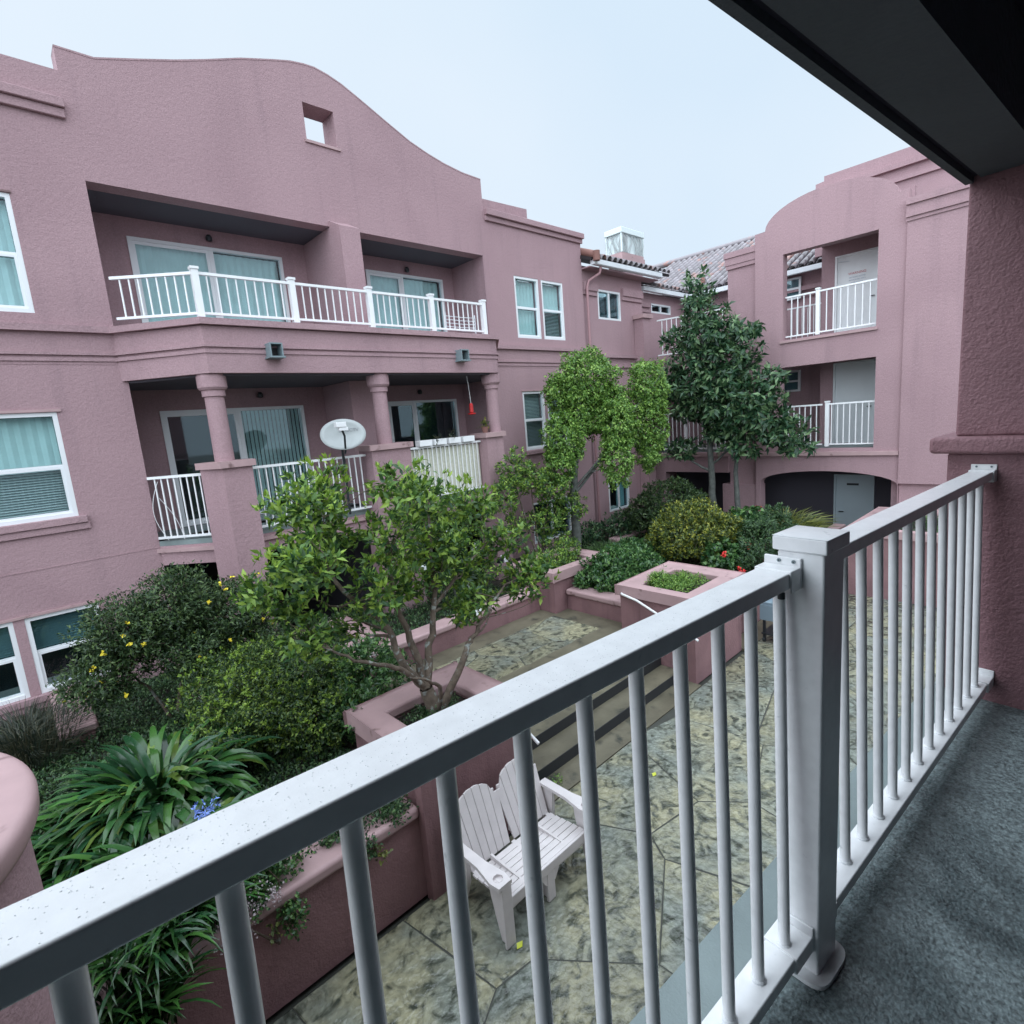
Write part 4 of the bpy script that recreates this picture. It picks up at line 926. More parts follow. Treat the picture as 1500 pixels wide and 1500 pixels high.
def ob(name, mb, m, **k): return obj(name, mb, M[m], OB, local=True, **k)
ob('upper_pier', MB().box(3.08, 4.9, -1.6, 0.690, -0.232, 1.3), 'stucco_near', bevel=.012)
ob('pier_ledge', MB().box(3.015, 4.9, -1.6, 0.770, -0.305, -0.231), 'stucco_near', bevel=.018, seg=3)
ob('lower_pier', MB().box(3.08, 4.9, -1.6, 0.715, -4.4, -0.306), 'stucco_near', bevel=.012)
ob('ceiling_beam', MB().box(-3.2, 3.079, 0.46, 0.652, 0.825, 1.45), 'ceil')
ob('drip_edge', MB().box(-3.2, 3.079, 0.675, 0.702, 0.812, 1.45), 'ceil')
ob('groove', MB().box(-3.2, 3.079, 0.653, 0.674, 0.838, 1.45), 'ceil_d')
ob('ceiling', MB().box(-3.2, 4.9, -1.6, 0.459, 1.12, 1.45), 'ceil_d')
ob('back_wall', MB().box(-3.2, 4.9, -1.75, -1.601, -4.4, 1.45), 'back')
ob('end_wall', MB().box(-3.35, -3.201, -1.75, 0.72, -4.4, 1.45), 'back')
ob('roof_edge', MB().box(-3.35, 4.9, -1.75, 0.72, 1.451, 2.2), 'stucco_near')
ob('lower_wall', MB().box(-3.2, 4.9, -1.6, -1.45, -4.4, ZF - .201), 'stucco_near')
# railing
RL = own('near_balcony_railing', 'white wet metal railing crossing the foreground with square capped post', 'railing')
def rr(name, mb, m='rail_white', parent=RL, **k): return obj(name, mb, M[m], parent, local=True, **k)
rr('top_rail', MB().box(-1.6, 1.220, 0.540, 0.617, -0.418, -0.381), bevel=.004)
rr('top_rail', MB().box(1.347, 3.045, 0.543, 0.622, -0.418, -0.381), bevel=.004)
rr('bottom_rail', MB().box(-1.6, 1.165, 0.505, 0.578, -1.362, -1.326), bevel=.004)
rr('bottom_rail', MB().box(1.347, 2.995, 0.505, 0.574, -1.362, -1.326), bevel=.004)
bp = MB().tube([(0, 0, 0), (0, 0, 1.0)], 0.0135, 16)
bpm = bpy.data.meshes.new('baluster'); bpm.from_pydata(bp.v, [], bp.f); bpm.polygons.foreach_set('use_smooth', bp.sm); bpm.materials.append(M['rail_white'])
cm_ = MB().lathe((0, 0, 0), [(.0175, 0), (.0175, .004), (.0145, .007)], 16)
COLLAR = bpy.data.meshes.new('baluster_collar'); COLLAR.from_pydata(cm_.v, [], cm_.f); COLLAR.materials.append(M['vinyl'])
us = [(1.160 - 0.1265 * k, 1.206 - 0.1287 * k) for k in range(0, 18)] + [(1.530 + 0.1277 * k, 1.560 + 0.1300 * k) for k in range(12)]
for ub, ut in us:
    d_ = Vector((ut - ub, 0.578 - 0.541, 0.9085)); L_ = d_.length
    inst('baluster', bpm, RL, (ub, 0.541, -1.3265), d_.to_track_quat('Z', 'Y').to_euler(), (1, 1, L_))
    inst('baluster_collar', COLLAR, RL, (ub, .541, -1.3262))
po = rr('post', MB().box(1.230, 1.338, 0.490, 0.594, ZF + .001, -0.3445), bevel=.006)
rr('post_cap', MB().box(1.222, 1.346, 0.482, 0.602, -0.344, -0.310).add([(1.222, .482, -.3099), (1.346, .482, -.3099), (1.346, .602, -.3099), (1.222, .602, -.3099), (1.284, .542, -.300)], [(0, 1, 4), (1, 2, 4), (2, 3, 4), (3, 0, 4)]), bevel=.004)
bs = []
for k in range(32):
    a_ = 2 * math.pi * k / 32; c_, s_ = math.cos(a_), math.sin(a_); e = 0.45
    bs.append((1.28 + .083 * math.copysign(abs(c_) ** e, c_), .546 + .083 * math.copysign(abs(s_) ** e, s_)))
rr('post_base', MB().prism(bs, ZF + .0015, ZF + .014), bevel=.004)
# brackets holding the rails to post and pier
def bracket(u0, u1, v0, v1, z0, z1, plate):
    rr('bracket', MB().box(u0, u1, v0, v1, z0, z1), bevel=.003)
    pu0, pu1, pz0, pz1 = plate
    rr('bracket_plate', MB().box(pu0, pu1, v0, v1, pz0, pz1), bevel=.003)
bracket(1.176, 1.2215, 0.536, 0.621, -0.428, -0.377, (1.2216, 1.2295, -.428, -.358))
bracket(1.138, 1.2215, 0.500, 0.583, -1.368, -1.322, (1.2216, 1.2295, -1.37, -1.30))
bracket(1.3386, 1.37, 0.538, 0.626, -0.428, -0.377, (1.3382, 1.345, -.428, -.36))
bracket(1.3386, 1.37, 0.500, 0.578, -1.368, -1.322, (1.3382, 1.345, -1.37, -1.30))
bracket(3.03, 3.071, 0.538, 0.627, -0.428, -0.377, (3.0711, 3.0792, -.43, -.355))
bracket(2.985, 3.071, 0.500, 0.579, -1.368, -1.322, (3.0711, 3.0792, -1.37, -1.295))
for (su, sv, sz) in ((1.221, .552, -.367), (1.221, .585, -.367), (3.0705, .556, -.365), (3.0705, .607, -.365)):
    rr('screw', MB().tube([(su + .001, sv, sz), (su - .002, sv, sz)], .0045, 10), 'rust')
    rr('screw_slot', MB().tube([(su - .0021, sv, sz), (su - .0026, sv, sz)], .002, 6), 'black')
rr('screw', MB().tube([(1.18, .560, -.4285), (1.18, .560, -.444)], .008, 10), 'black')
rr('screw', MB().tube([(1.20, .555, -1.3215), (1.20, .555, -1.3205)], .004, 8), 'black')
# rain drops standing on the top rail
nd = 2600; du = rng.uniform(-.5, 3.0, nd); dv = rng.uniform(.545, .613, nd); dr = rng.uniform(.0003, .0008, nd) * rng.choice([1, 1, 1, 1.3], nd)
th = np.arange(6) * math.pi / 3
ring = np.stack([np.cos(th), np.sin(th), np.zeros(6)], 1); ring2 = np.stack([np.cos(th) * .7, np.sin(th) * .7, np.full(6, .45)], 1)
unit = np.concatenate([ring, ring2, [[0, 0, .6]]]); fc_ = [[k, (k + 1) % 6, 6 + (k + 1) % 6] for k in range(6)] + [[k, 6 + (k + 1) % 6, 6 + k] for k in range(6)] + [[6 + k, 6 + (k + 1) % 6, 12] for k in range(6)]
ok_ = (du < 1.17) | (du > 1.37); du, dv, dr = du[ok_], dv[ok_], dr[ok_]; nd = len(du)
V_ = (unit[None] * dr[:, None, None] * np.array([1.2, 1, 1]) + np.stack([du, dv, np.full(nd, -.3809)], 1)[:, None]).reshape(-1, 3); F2 = (np.array(fc_)[None] + (np.arange(nd) * 13)[:, None, None]).reshape(-1, 3)
dp = tag(np_mesh('rain_drops', V_, F2, M['water'], RL, smooth=True), kind='stuff')
# ------------------------------------------------------------------ vegetation
def tree(name, label, base, blobs, nclu, per, L, W, lm, trunk, nbr=40, bark='bark', cat='tree', shell=.5, spread=.9, up=.25, twig=.006, group=None, jit=.02):
    t = thing(name, label, cat, base, 0, group)
    P, O = in_blobs(blobs, nclu, shell)
    v, f = rosettes(P, O, per, L, W, spread, up, jit)
    np_mesh('crown', v, f, M[lm], t)
    mb = MB(); nodes = []
    for pts, r0, r1 in trunk:
        n = len(pts); sub = []
        for i in range(n - 1):
            for q in range(4): sub.append(tuple(np.array(pts[i]) * (1 - q / 4) + np.array(pts[i + 1]) * q / 4 + (rng.normal(0, r0 * .18, 3) if i + q else 0)))
        sub.append(pts[-1]); m = len(sub)
        rad = [r0 + (r1 - r0) * i / (m - 1) for i in range(m)]
        mb.tube(sub, rad, 9, caps=False); nodes += [(np.array(p), r) for p, r in zip(sub, rad)]
    obj('trunk', mb, M[bark], t)
    if nbr:
        bb = MB(); NP = np.array([q[0] for q in nodes]); sel = rng.choice(len(P), min(nbr, len(P)), replace=False)
        for i in sel:
            d = np.linalg.norm(NP - P[i], axis=1) + np.where(NP[:, 2] > P[i][2], 0.6, 0)
            j = int(np.argmin(d)); pts = branch_to(bb, NP[j], P[i], min(nodes[j][1] * .6, .022), twig * .6, 5, wob=.08)
            NP = np.concatenate([NP, np.array(pts[2:4])]); nodes += [(np.array(p), twig * 1.6) for p in pts[2:4]]
        tag(obj('branches', bb, M[bark], t), kind='stuff')
    return t
# bright leafy tree in the near planter
b0 = (3.05, 4.78, -3.17)
f1 = (2.98, 4.86, -2.82)
limbs = [([b0, f1], .095, .075), ([f1, (2.75, 4.95, -2.45), (2.72, 5.05, -2.1), (2.35, 5.2, -1.6), (2.15, 5.3, -1.1)], .05, .014), ([f1, (2.95, 5.0, -2.3), (2.85, 5.1, -1.8), (2.9, 5.2, -1.2)], .05, .014),
         ([f1, (3.15, 4.95, -2.4), (3.3, 5.0, -2.0), (3.4, 5.1, -1.3), (3.5, 5.2, -.8)], .05, .012), ([b0, (3.25, 4.7, -2.8), (3.45, 4.7, -2.5), (3.6, 4.75, -2.45), (3.9, 4.8, -2.2), (4.3, 4.9, -2.0)], .05, .012),
         ([f1, (2.7, 4.8, -2.5), (2.5, 4.8, -2.35), (2.2, 4.85, -2.2), (1.95, 4.95, -2.0)], .035, .01), ([b0, (3.0, 4.6, -2.75), (2.8, 4.5, -2.55), (2.55, 4.45, -2.4)], .03, .008),
         ([(3.3, 5.0, -2.0), (3.7, 5.0, -1.7), (4.2, 5.1, -1.5)], .025, .01)]
tree('leafy_tree', 'bright green small leafy tree with twisting bare limbs in the bench planter', b0,
     [(x, 5.15 + 0.35 * math.sin(k * 2.3), z, r, r * 1.1, r * .85) for k, (x, z, r) in enumerate([(2.0, -.72, .34), (2.33, -.60, .34), (2.93, -.68, .36), (3.55, -.80, .33), (4.1, -1.0, .30), (1.83, -1.15, .33), (2.3, -1.1, .38), (2.86, -1.15, .34),
      (3.45, -1.35, .30), (1.96, -1.55, .34), (2.6, -1.6, .34), (3.25, -1.75, .30), (4.05, -1.75, .32), (4.6, -2.05, .30), (4.2, -2.2, .30), (1.9, -1.95, .28), (3.65, -2.05, .26), (2.45, -2.05, .26), (4.45, -1.45, .24), (3.75, -1.5, .22), (1.62, -1.45, .22), (4.75, -1.85, .22)])],
     1150, 8, .108, .044, 'l_citrus', limbs, nbr=190, spread=.85, up=.45, shell=.3)
def new_growth(parent_label, blobs, n, per, L, W, m, up=.9):
    t = next(o for o in bpy.data.objects if o.get('label') == parent_label)
    P, O = in_blobs(blobs, n, .93); k = O[:, 2] > -.15; P, O = P[k], O[k]
    v, f = rosettes(P, O, per, L, W, .7, up, .01); tag(np_mesh('new_leaves', v, f, M[m], t), kind='stuff')
M['l_new'] = leafmat('leaf_new', (0.14, 0.26, 0.03), (0.24, 0.38, 0.05), (0.36, 0.50, 0.08), trans=.35)
new_growth('bright green small leafy tree with twisting bare limbs in the bench planter', [(x, 5.15 + 0.35 * math.sin(k * 2.3), z, r, r, r) for k, (x, z, r) in enumerate([(2.0, -.72, .36), (2.33, -.60, .36), (2.93, -.68, .38), (3.55, -.80, .35), (4.1, -1.0, .32), (1.83, -1.15, .33), (2.3, -1.1, .38), (2.86, -1.15, .34), (3.45, -1.35, .30), (1.96, -1.55, .34), (2.6, -1.6, .34), (3.25, -1.75, .30), (4.05, -1.75, .34), (4.6, -2.05, .32)])], 420, 6, .085, .032, 'l_new')
c, o_ = in_blobs([(2.9, 5.0, -1.7, 1.2, .4, .9), (3.8, 4.8, -1.9, .7, .4, .3)], 10, .8); v, f = rosettes(c, o_, 5, .040, .030)
tag(np_mesh('white_blossom', v, f, M['f_white']), 'few pale blossoms scattered in the bright leafy tree', 'blossom', None, 'stuff')
# clipped weeping tree with several lime clumps
tree('weeping_tree', 'lime green weeping tree clipped into separate hanging clumps, dark straight trunk', (9.85, 8.47, -3.4),
     [(10.50, 8.40, .80, .80, .70, .66), (9.95, 8.70, .55, .48, .45, .45), (10.15, 8.45, .05, .42, .40, .55), (11.75, 7.52, .55, .50, .48, .70), (11.70, 7.50, -.35, .46, .44, .85), (11.55, 7.45, -1.0, .28, .28, .5),
      (9.54, 8.42, -.55, .50, .46, .62), (9.35, 8.40, -1.15, .36, .36, .45), (10.58, 7.63, -.30, .48, .46, .62), (10.45, 7.60, -1.10, .38, .38, .62), (10.95, 8.1, .25, .40, .4, .5), (10.45, 8.35, .0, .55, .45, .55), (11.1, 7.95, -.15, .42, .35, .55)],
     4600, 12, .080, .042, 'l_weep', [([(9.85, 8.47, -3.5), (9.83, 8.47, -2.2), (9.9, 8.4, -1.2), (10.0, 8.3, .2), (10.3, 8.35, .9)], .125, .03), ([(9.83, 8.47, -1.9), (10.6, 7.9, -.9), (11.5, 7.5, .3)], .04, .02), ([(9.9, 8.4, -1.6), (9.6, 8.45, -.5)], .03, .015), ([(9.85, 8.4, -1.7), (10.3, 7.9, -1.0), (10.5, 7.7, -.2)], .03, .015)],
     nbr=40, bark='bark_g', shell=.6, up=-.35, spread=.8, jit=.03)
# tall dark tree beside the tower
tree('broadleaf_tree', 'tall dark green broadleaf tree with drooping whorled leaves beside the tower', (14.6, 7.35, -3.5),
     [(14.6, 7.68, 3.1, .40, .36, .50), (14.6, 7.55, 2.45, .60, .62, .50), (14.6, 7.35, 1.75, .80, .95, .50), (14.6, 8.0, 1.2, .5, .55, .4), (14.6, 7.0, 1.15, .90, 1.15, .48), (14.6, 7.35, .55, 1.0, 1.30, .48), (14.5, 6.6, .05, 1.0, 1.35, .45), (14.5, 7.7, -.1, .6, .8, .40),
      (14.5, 6.1, -.5, .8, 1.10, .42), (14.5, 5.4, -.85, .55, .65, .33), (14.5, 6.4, -1.15, .5, .55, .28), (14.5, 8.15, -1.25, .50, .48, .26), (14.5, 5.05, -1.25, .35, .4, .2), (14.5, 7.0, -.8, .5, .6, .3), (14.5, 8.5, .55, .5, .42, .4), (14.5, 8.3, 1.9, .4, .32, .3), (14.5, 5.75, .55, .4, .4, .3), (14.5, 6.35, 1.75, .4, .35, .3)],
     1450, 9, .22, .080, 'l_loq', [([(14.6, 7.35, -3.6), (14.62, 7.38, -2.2), (14.6, 7.45, -.5), (14.6, 7.55, 1.2), (14.6, 7.6, 2.9)], .11, .03), ([(14.9, 6.75, -3.6), (14.85, 6.8, -1.9), (14.8, 6.7, -.6)], .09, .03),
      ([(14.6, 7.4, -1.9), (14.5, 7.9, -1.6), (14.5, 8.3, -1.3)], .04, .012), ([(14.62, 7.4, -1.7), (14.5, 6.6, -1.1), (14.5, 5.7, -.9)], .035, .012)], nbr=60, bark='bark_g', shell=.45, up=-.1, spread=.95)
# slender light shrub tree in front of the right windows
tree('slender_tree', 'slender light green multi stemmed tree in front of the right hand windows', (8.6, 8.5, -3.3),
     [(8.0, 8.5, -1.1, .45, .4, .50), (7.6, 8.5, -1.6, .40, .4, .35), (8.5, 8.5, -1.3, .4, .4, .4), (9.1, 8.5, -1.55, .50, .45, .45), (9.6, 8.4, -2.1, .40, .4, .35), (8.8, 8.5, -2.3, .45, .4, .35), (7.8, 8.4, -2.2, .3, .3, .25), (9.0, 8.4, -2.75, .5, .3, .2)],
     900, 10, .085, .036, 'l_citrus', [([(8.6, 8.5, -3.4), (8.3, 8.5, -2.5), (8.0, 8.5, -1.4)], .03, .01), ([(8.65, 8.5, -3.4), (8.8, 8.5, -2.4), (9.1, 8.5, -1.6)], .03, .01), ([(8.6, 8.45, -3.4), (8.5, 8.5, -2.2), (8.45, 8.5, -1.3)], .025, .01), ([(8.55, 8.4, -3.3), (8.0, 8.3, -2.7), (7.7, 8.4, -2.0)], .02, .008)],
     nbr=80, shell=.4)
# leggy shrub with pale stems beyond the terrace wall
tree('pale_stem_shrub', 'sparse shrub with pale bare stems before the dark ground openings', (6.0, 8.3, -3.4),
     [(5.3, 8.4, -1.5, .5, .4, .5), (6.0, 8.4, -1.8, .45, .4, .5), (6.6, 8.3, -2.3, .4, .4, .4), (5.0, 8.4, -2.2, .4, .4, .4), (5.7, 8.1, -2.7, .6, .3, .3), (6.6, 8.2, -2.9, .5, .3, .22)],
     600, 9, .095, .040, 'l_citrus', [([(6.0, 8.3, -3.5), (5.9, 8.3, -2.6), (5.8, 8.4, -1.6)], .025, .01), ([(6.1, 8.3, -3.5), (6.5, 8.3, -2.7), (6.9, 8.3, -2.0)], .022, .01), ([(5.9, 8.3, -3.5), (5.3, 8.3, -2.5), (5.1, 8.4, -1.7)], .022, .01)], nbr=60, bark='bark_g', shell=.3)
# shrub with yellow flowers
t = tree('flowering_shrub', 'dark olive twiggy shrub dotted with yellow flowers below the ground windows', (1.1, 8.2, -3.56),
     [(0.75, 8.0, -2.15, .50, .5, .42), (1.35, 8.0, -1.95, .50, .5, .42), (1.95, 8.0, -2.25, .55, .5, .45), (0.45, 8.0, -2.65, .45, .4, .30), (1.4, 7.9, -2.6, .50, .5, .38), (2.2, 8.0, -2.8, .45, .45, .38), (1.0, 8.1, -2.35, .4, .4, .3)],
     4600, 9, .062, .022, 'l_hyp', [([(1.1, 8.2, -3.6), (.9, 8.1, -3.0), (.6, 8.0, -2.5)], .025, .008), ([(1.15, 8.2, -3.6), (1.3, 8.1, -2.9), (1.35, 8.0, -2.2)], .03, .008), ([(1.2, 8.2, -3.6), (1.6, 8.1, -3.0), (2.0, 8.0, -2.5)], .022, .008)], nbr=130, shell=.35, cat='shrub', jit=.03)
c, o_ = in_blobs([(0.75, 7.9, -2.2, .5, .4, .4), (1.95, 7.75, -2.2, .6, .35, .45), (0.3, 7.8, -2.8, .35, .3, .2), (1.3, 7.8, -2.6, .6, .3, .3)], 48, .92)
v, f = rosettes(c, o_, 6, .038, .034, spread=.9, jit=.004); tag(np_mesh('flowers', v, f, M['f_yellow'], t), kind='stuff')
# dark box-like shrubs
def bush(name, label, blobs, n, per, L, W, lm, cat='shrub', shell=.55, up=.3, jit=.02, spread=.9, core=True):
    base = (np.mean([q[0] for q in blobs]), np.mean([q[1] for q in blobs]), min(q[2] - q[5] for q in blobs))
    t = thing(name, label, cat, base)
    P, O = in_blobs(blobs, n, shell); v, f = rosettes(P, O, per, L, W, spread, up, jit); np_mesh('foliage', v, f, M[lm], t)
    mb = MB()
    for q in blobs:
        for k in range(5):
            a = rng.uniform(0, 6.28); branch_to(mb, (base[0] + rng.normal(0, .05), base[1] + rng.normal(0, .05), base[2] - .05), (q[0] + q[3] * .7 * math.cos(a), q[1] + q[4] * .7 * math.sin(a), q[2] + q[5] * .4), .012, .004, 4)
    obj('stems', mb, M['bark'], t)
    return t
bush('dark_shrub', 'large dense dark green shrub mass between strap leaf clump and near planter', [(2.0, 6.4, -2.95, .75, .75, .55), (1.55, 6.9, -2.95, .6, .6, .45), (2.1, 6.0, -3.2, .55, .6, .35), (1.35, 6.3, -3.2, .45, .5, .4), (2.0, 7.1, -2.9, .6, .5, .42)], 3000, 10, .045, .022, 'l_box', shell=.5)
new_growth('large dense dark green shrub mass between strap leaf clump and near planter', [(2.0, 6.4, -2.95, .77, .77, .57), (1.55, 6.9, -2.95, .62, .62, .47), (2.1, 6.0, -3.2, .57, .62, .37), (1.35, 6.3, -3.2, .47, .52, .42)], 700, 6, .045, .022, 'l_new', .4)
bush('glossy_shrub', 'glossy mid green shrub spilling beside the left side of the near planter', [(2.95, 6.35, -3.15, .65, .5, .42), (2.5, 5.7, -3.2, .35, .5, .30), (3.3, 6.9, -3.2, .5, .4, .35), (2.4, 6.6, -2.9, .4, .4, .35)], 850, 9, .085, .036, 'l_ivy')
bush('golden_shrub', 'rounded golden bronze shrub in the middle of the far bed', [(10.9, 5.95, -2.75, .95, .85, .62), (10.3, 6.2, -2.85, .5, .5, .45), (11.5, 5.6, -2.9, .55, .5, .5)], 2100, 10, .080, .032, 'l_gold', shell=.65)
bush('olive_shrub', 'dark olive rounded shrub behind the golden one, under the far balcony', [(13.2, 7.9, -2.55, .9, .9, .6), (12.5, 8.2, -2.8, .6, .6, .45)], 1200, 10, .085, .034, 'l_hyp', shell=.6)
bush('camellia_shrub', 'dark leafed shrub with whitish edges beneath the far ground window', [(12.2, 8.9, -3.1, .6, .4, .35), (11.2, 9.2, -3.15, .5, .4, .3), (13.0, 8.7, -3.1, .5, .4, .35)], 420, 8, .10, .05, 'l_loq')
bush('ivy_mound', 'glossy bright ivy mound tumbling over the low wall by the herb planter', [(8.7, 6.3, -3.15, .75, .75, .35), (8.25, 6.6, -3.25, .45, .5, .35), (9.3, 6.6, -3.1, .65, .7, .30), (8.4, 5.9, -3.3, .4, .35, .30), (9.9, 6.9, -3.15, .6, .6, .3)], 1500, 9, .090, .050, 'l_ivy', shell=.6)
bush('herb_patch', 'fresh low herbs filling the tall planter right of the steps', [(8.3, 4.85, -3.05, .52, .42, .10), (8.1, 5.1, -2.98, .25, .2, .13)], 700, 8, .040, .022, 'l_weep', cat='herbs', shell=.2)
bush('geranium', 'leafy geranium clump behind the herb planter with a few red blooms', [(10.6, 5.15, -3.15, .5, .4, .30), (12.1, 5.3, -2.75, .5, .5, .35)], 420, 8, .10, .08, 'l_ivy', cat='flowering plant')
c = np.array([(10.15, 4.90, -2.98), (10.95, 4.75, -2.95), (12.75, 5.35, -2.5), (10.0, 4.5, -3.2)]); c = np.repeat(c, 5, 0) + rng.normal(0, .03, (20, 3))
v, f = rosettes(c, np.tile([-.5, -.5, 1.], (20, 1)), 7, .045, .04, jit=.015); tag(np_mesh('geranium_bloom', v, f, M['f_red']), 'red geranium blooms near the herb planter', 'flowers', None, 'stuff')
bush('mixed_shrub', 'soft green shrub just left of the railing post, beyond herb planter', [(11.5, 4.75, -2.90, .55, .42, .45), (12.4, 4.85, -2.85, .5, .45, .5), (10.9, 4.75, -3.1, .4, .32, .3)], 1100, 9, .07, .030, 'l_cover')
bush('corner_planting', 'small shrubs in the pilaster planter at the terrace corner', [(8.1, 7.6, -2.95, .55, .35, .18), (8.7, 7.7, -2.85, .3, .3, .2)], 420, 8, .06, .028, 'l_citrus')
bush('planter_groundcover', 'dark low plants around the tree foot in the near planter', [(3.0, 4.7, -3.12, .45, .38, .10)], 420, 8, .035, .018, 'l_cover', shell=.1)
bush('back_planter_shrubs', 'low mixed plants growing in the planter behind the dark shrubs', [(3.4, 8.4, -3.3, .38, .42, .16), (3.2, 8.7, -3.2, .3, .3, .22)], 400, 8, .055, .02, 'l_hyp', shell=.2)
bush('trailing_plant', 'trailing plant with pale seed heads spilling over the low retaining wall', [(0.75, 4.15, -3.42, .28, .16, .16), (1.0, 4.25, -3.3, .3, .2, .15), (1.05, 3.98, -3.6, .10, .06, .18)], 420, 8, .035, .026, 'l_ivy', cat='plant', shell=.3)['group'] = 'trailing plants on the low wall'
bush('trailing_plant', 'trailing dark sprigs hanging over the wall beside the garden pilaster', [(1.75, 4.3, -3.38, .45, .2, .13), (1.7, 4.02, -3.5, .08, .05, .12), (2.05, 4.15, -3.42, .2, .15, .1)], 420, 8, .040, .022, 'l_cover', cat='plant', shell=.3)
c, o_ = in_blobs([(0.62, 4.02, -3.45, .22, .10, .12), (0.85, 4.0, -3.35, .15, .1, .1)], 90, .3); v, f = rosettes(c, o_, 6, .018, .016); tag(np_mesh('seed_heads', v, f, M['f_pink']), 'pale mauve seed heads hanging on the trailing plant', 'flowers', None, 'stuff')
c, o_ = in_blobs([(0.88, 3.96, -3.62, .07, .04, .05), (1.82, 3.98, -3.58, .06, .04, .06)], 16, .3); v, f = rosettes(c, o_, 5, .04, .025); tag(np_mesh('new_growth', v, f, M['l_bamb']), 'yellow green tips on the trailing plants', 'plant', None, 'stuff')

# strap leaved plants: every leaf an arching ribbon of its own
def strap_mesh(L, W, bend, twist, m, nseg=7):
    V = []; ang = math.radians(82); x = z = 0.0; F = []
    for i in range(nseg + 1):
        t_ = i / nseg; w = W * (0.55 + 0.9 * t_) * (1 - t_ ** 3.2) + .0008
        tw = twist * t_
        V += [(x, -w * math.cos(tw), z + .22 * w + w * math.sin(tw)), (x, 0, z), (x, w * math.cos(tw), z + .22 * w - w * math.sin(tw))]
        x += math.cos(ang) * L / nseg; z += math.sin(ang) * L / nseg; ang -= bend / nseg * (0.5 + 1.1 * t_)
    for i in range(nseg):
        for k in (0, 1): F.append((3 * i + k, 3 * i + k + 1, 3 * i + k + 4, 3 * i + k + 3))
    me = bpy.data.meshes.new('leaf'); me.from_pydata(V, [], F); me.polygons.foreach_set('use_smooth', [True] * len(F)); me.materials.append(m); return me
def strap_mat(i, c):
    m = mat('strap_leaf_%d' % i, c, 0.22, spec=0.5, rand=0.35); return m
SM = [strap_mat(0, (0.028, 0.090, 0.024)), strap_mat(1, (0.048, 0.130, 0.028)), strap_mat(2, (0.020, 0.070, 0.028)), strap_mat(3, (0.110, 0.180, 0.035))]
STR = [strap_mesh(random.uniform(.46, .60), random.uniform(.021, .028), math.radians(random.uniform(95, 185)), random.uniform(-.5, .5), SM[k % 3 if k else 3]) for k in range(10)]
NAR = [strap_mesh(random.uniform(.50, .66), random.uniform(.012, .017), math.radians(random.uniform(80, 150)), random.uniform(-.4, .4), SM[k % 3]) for k in range(8)]
def strap_plant(name, label, centre, rx, ry, n, meshes, seed=1, sc=(.8, 1.15), cat='plant'):
    r = random.Random(seed); t = thing(name, label, cat, centre, 0, 'narrow leaved clumps over the low wall')
    k = 0
    while k < n:
        # crowns of leaves in fans
        a0 = r.uniform(0, 6.28); q = math.sqrt(r.random()); ox, oy = rx * q * math.cos(a0), ry * q * math.sin(a0)
        for i in range(r.randint(7, 10)):
            if k >= n: break
            az = r.uniform(0, 6.28)
            if q > .5: az = math.atan2(oy / ry, ox / rx) + r.gauss(0, 1.0)
            s_ = r.uniform(*sc)
            inst('leaf', r.choice(meshes), t, (ox + r.uniform(-.04, .04), oy + r.uniform(-.04, .04), -0.02), (r.gauss(0, .12), r.gauss(0, .15), az), s_); k += 1
    return t
def rosette_plant(name, label, centre, r0, n, meshes, seed, sc):
    r = random.Random(seed); t = thing(name, label, 'plant', centre, 0, 'strap leaved clumps in the left bed')
    for k in range(n):
        q = math.sqrt(r.random()); az = r.uniform(0, 6.283); lean = q * r.uniform(.5, 1.0) * .75
        e = Matrix.Rotation(az + r.gauss(0, .35), 3, 'Z') @ Matrix.Rotation(lean, 3, 'Y') @ Matrix.Rotation(r.gauss(0, .10), 3, 'X')
        inst('leaf', r.choice(meshes), t, (r0 * q * math.cos(az), r0 * q * math.sin(az), -0.02), e.to_euler(), r.uniform(*sc))
    return t
rosette_plant('agapanthus', 'big domed clump of broad glossy strap leaves in the middle of the left bed', (0.58, 6.05, -3.40), .44, 300, STR, 3, (1.25, 1.7))
rosette_plant('agapanthus', 'second clump of strap leaves in front, cut off by the foreground rail', (0.45, 5.0, -3.45), .40, 290, STR, 5, (1.05, 1.4))
rosette_plant('agapanthus', 'clump of glossy strap leaves against the curved parapet, nearest the left edge', (0.0, 5.7, -3.45), .32, 240, STR, 6, (1.0, 1.35))
strap_plant('lily_turf', 'narrow leaved clump bending over the low wall at bottom left', (0.20, 4.20, -3.46), .48, .16, 290, NAR, 8, sc=(.8, 1.15))
strap_plant('lily_turf', 'lower narrow leaved clump hanging at the bottom left corner below the rail', (-0.10, 3.98, -3.75), .42, .10, 290, NAR, 9, sc=(.8, 1.2))
fc = np.array([0.72, 4.78, -2.95]); c = fc + rng.normal(0, .045, (26, 3)); v, f = rosettes(c, norm(c - fc), 6, .035, .014, jit=.002)
t = thing('agapanthus_flower', 'blue agapanthus flower head poking out above the foreground rail', 'flower', (0.72, 4.78, -3.5))
np_mesh('flower_head', v, f, M['f_blue'], t); obj('stalk', MB().tube([(0.70, 4.9, -3.55), (0.71, 4.82, -3.2), tuple(fc)], .006, 6), SM[1], t)
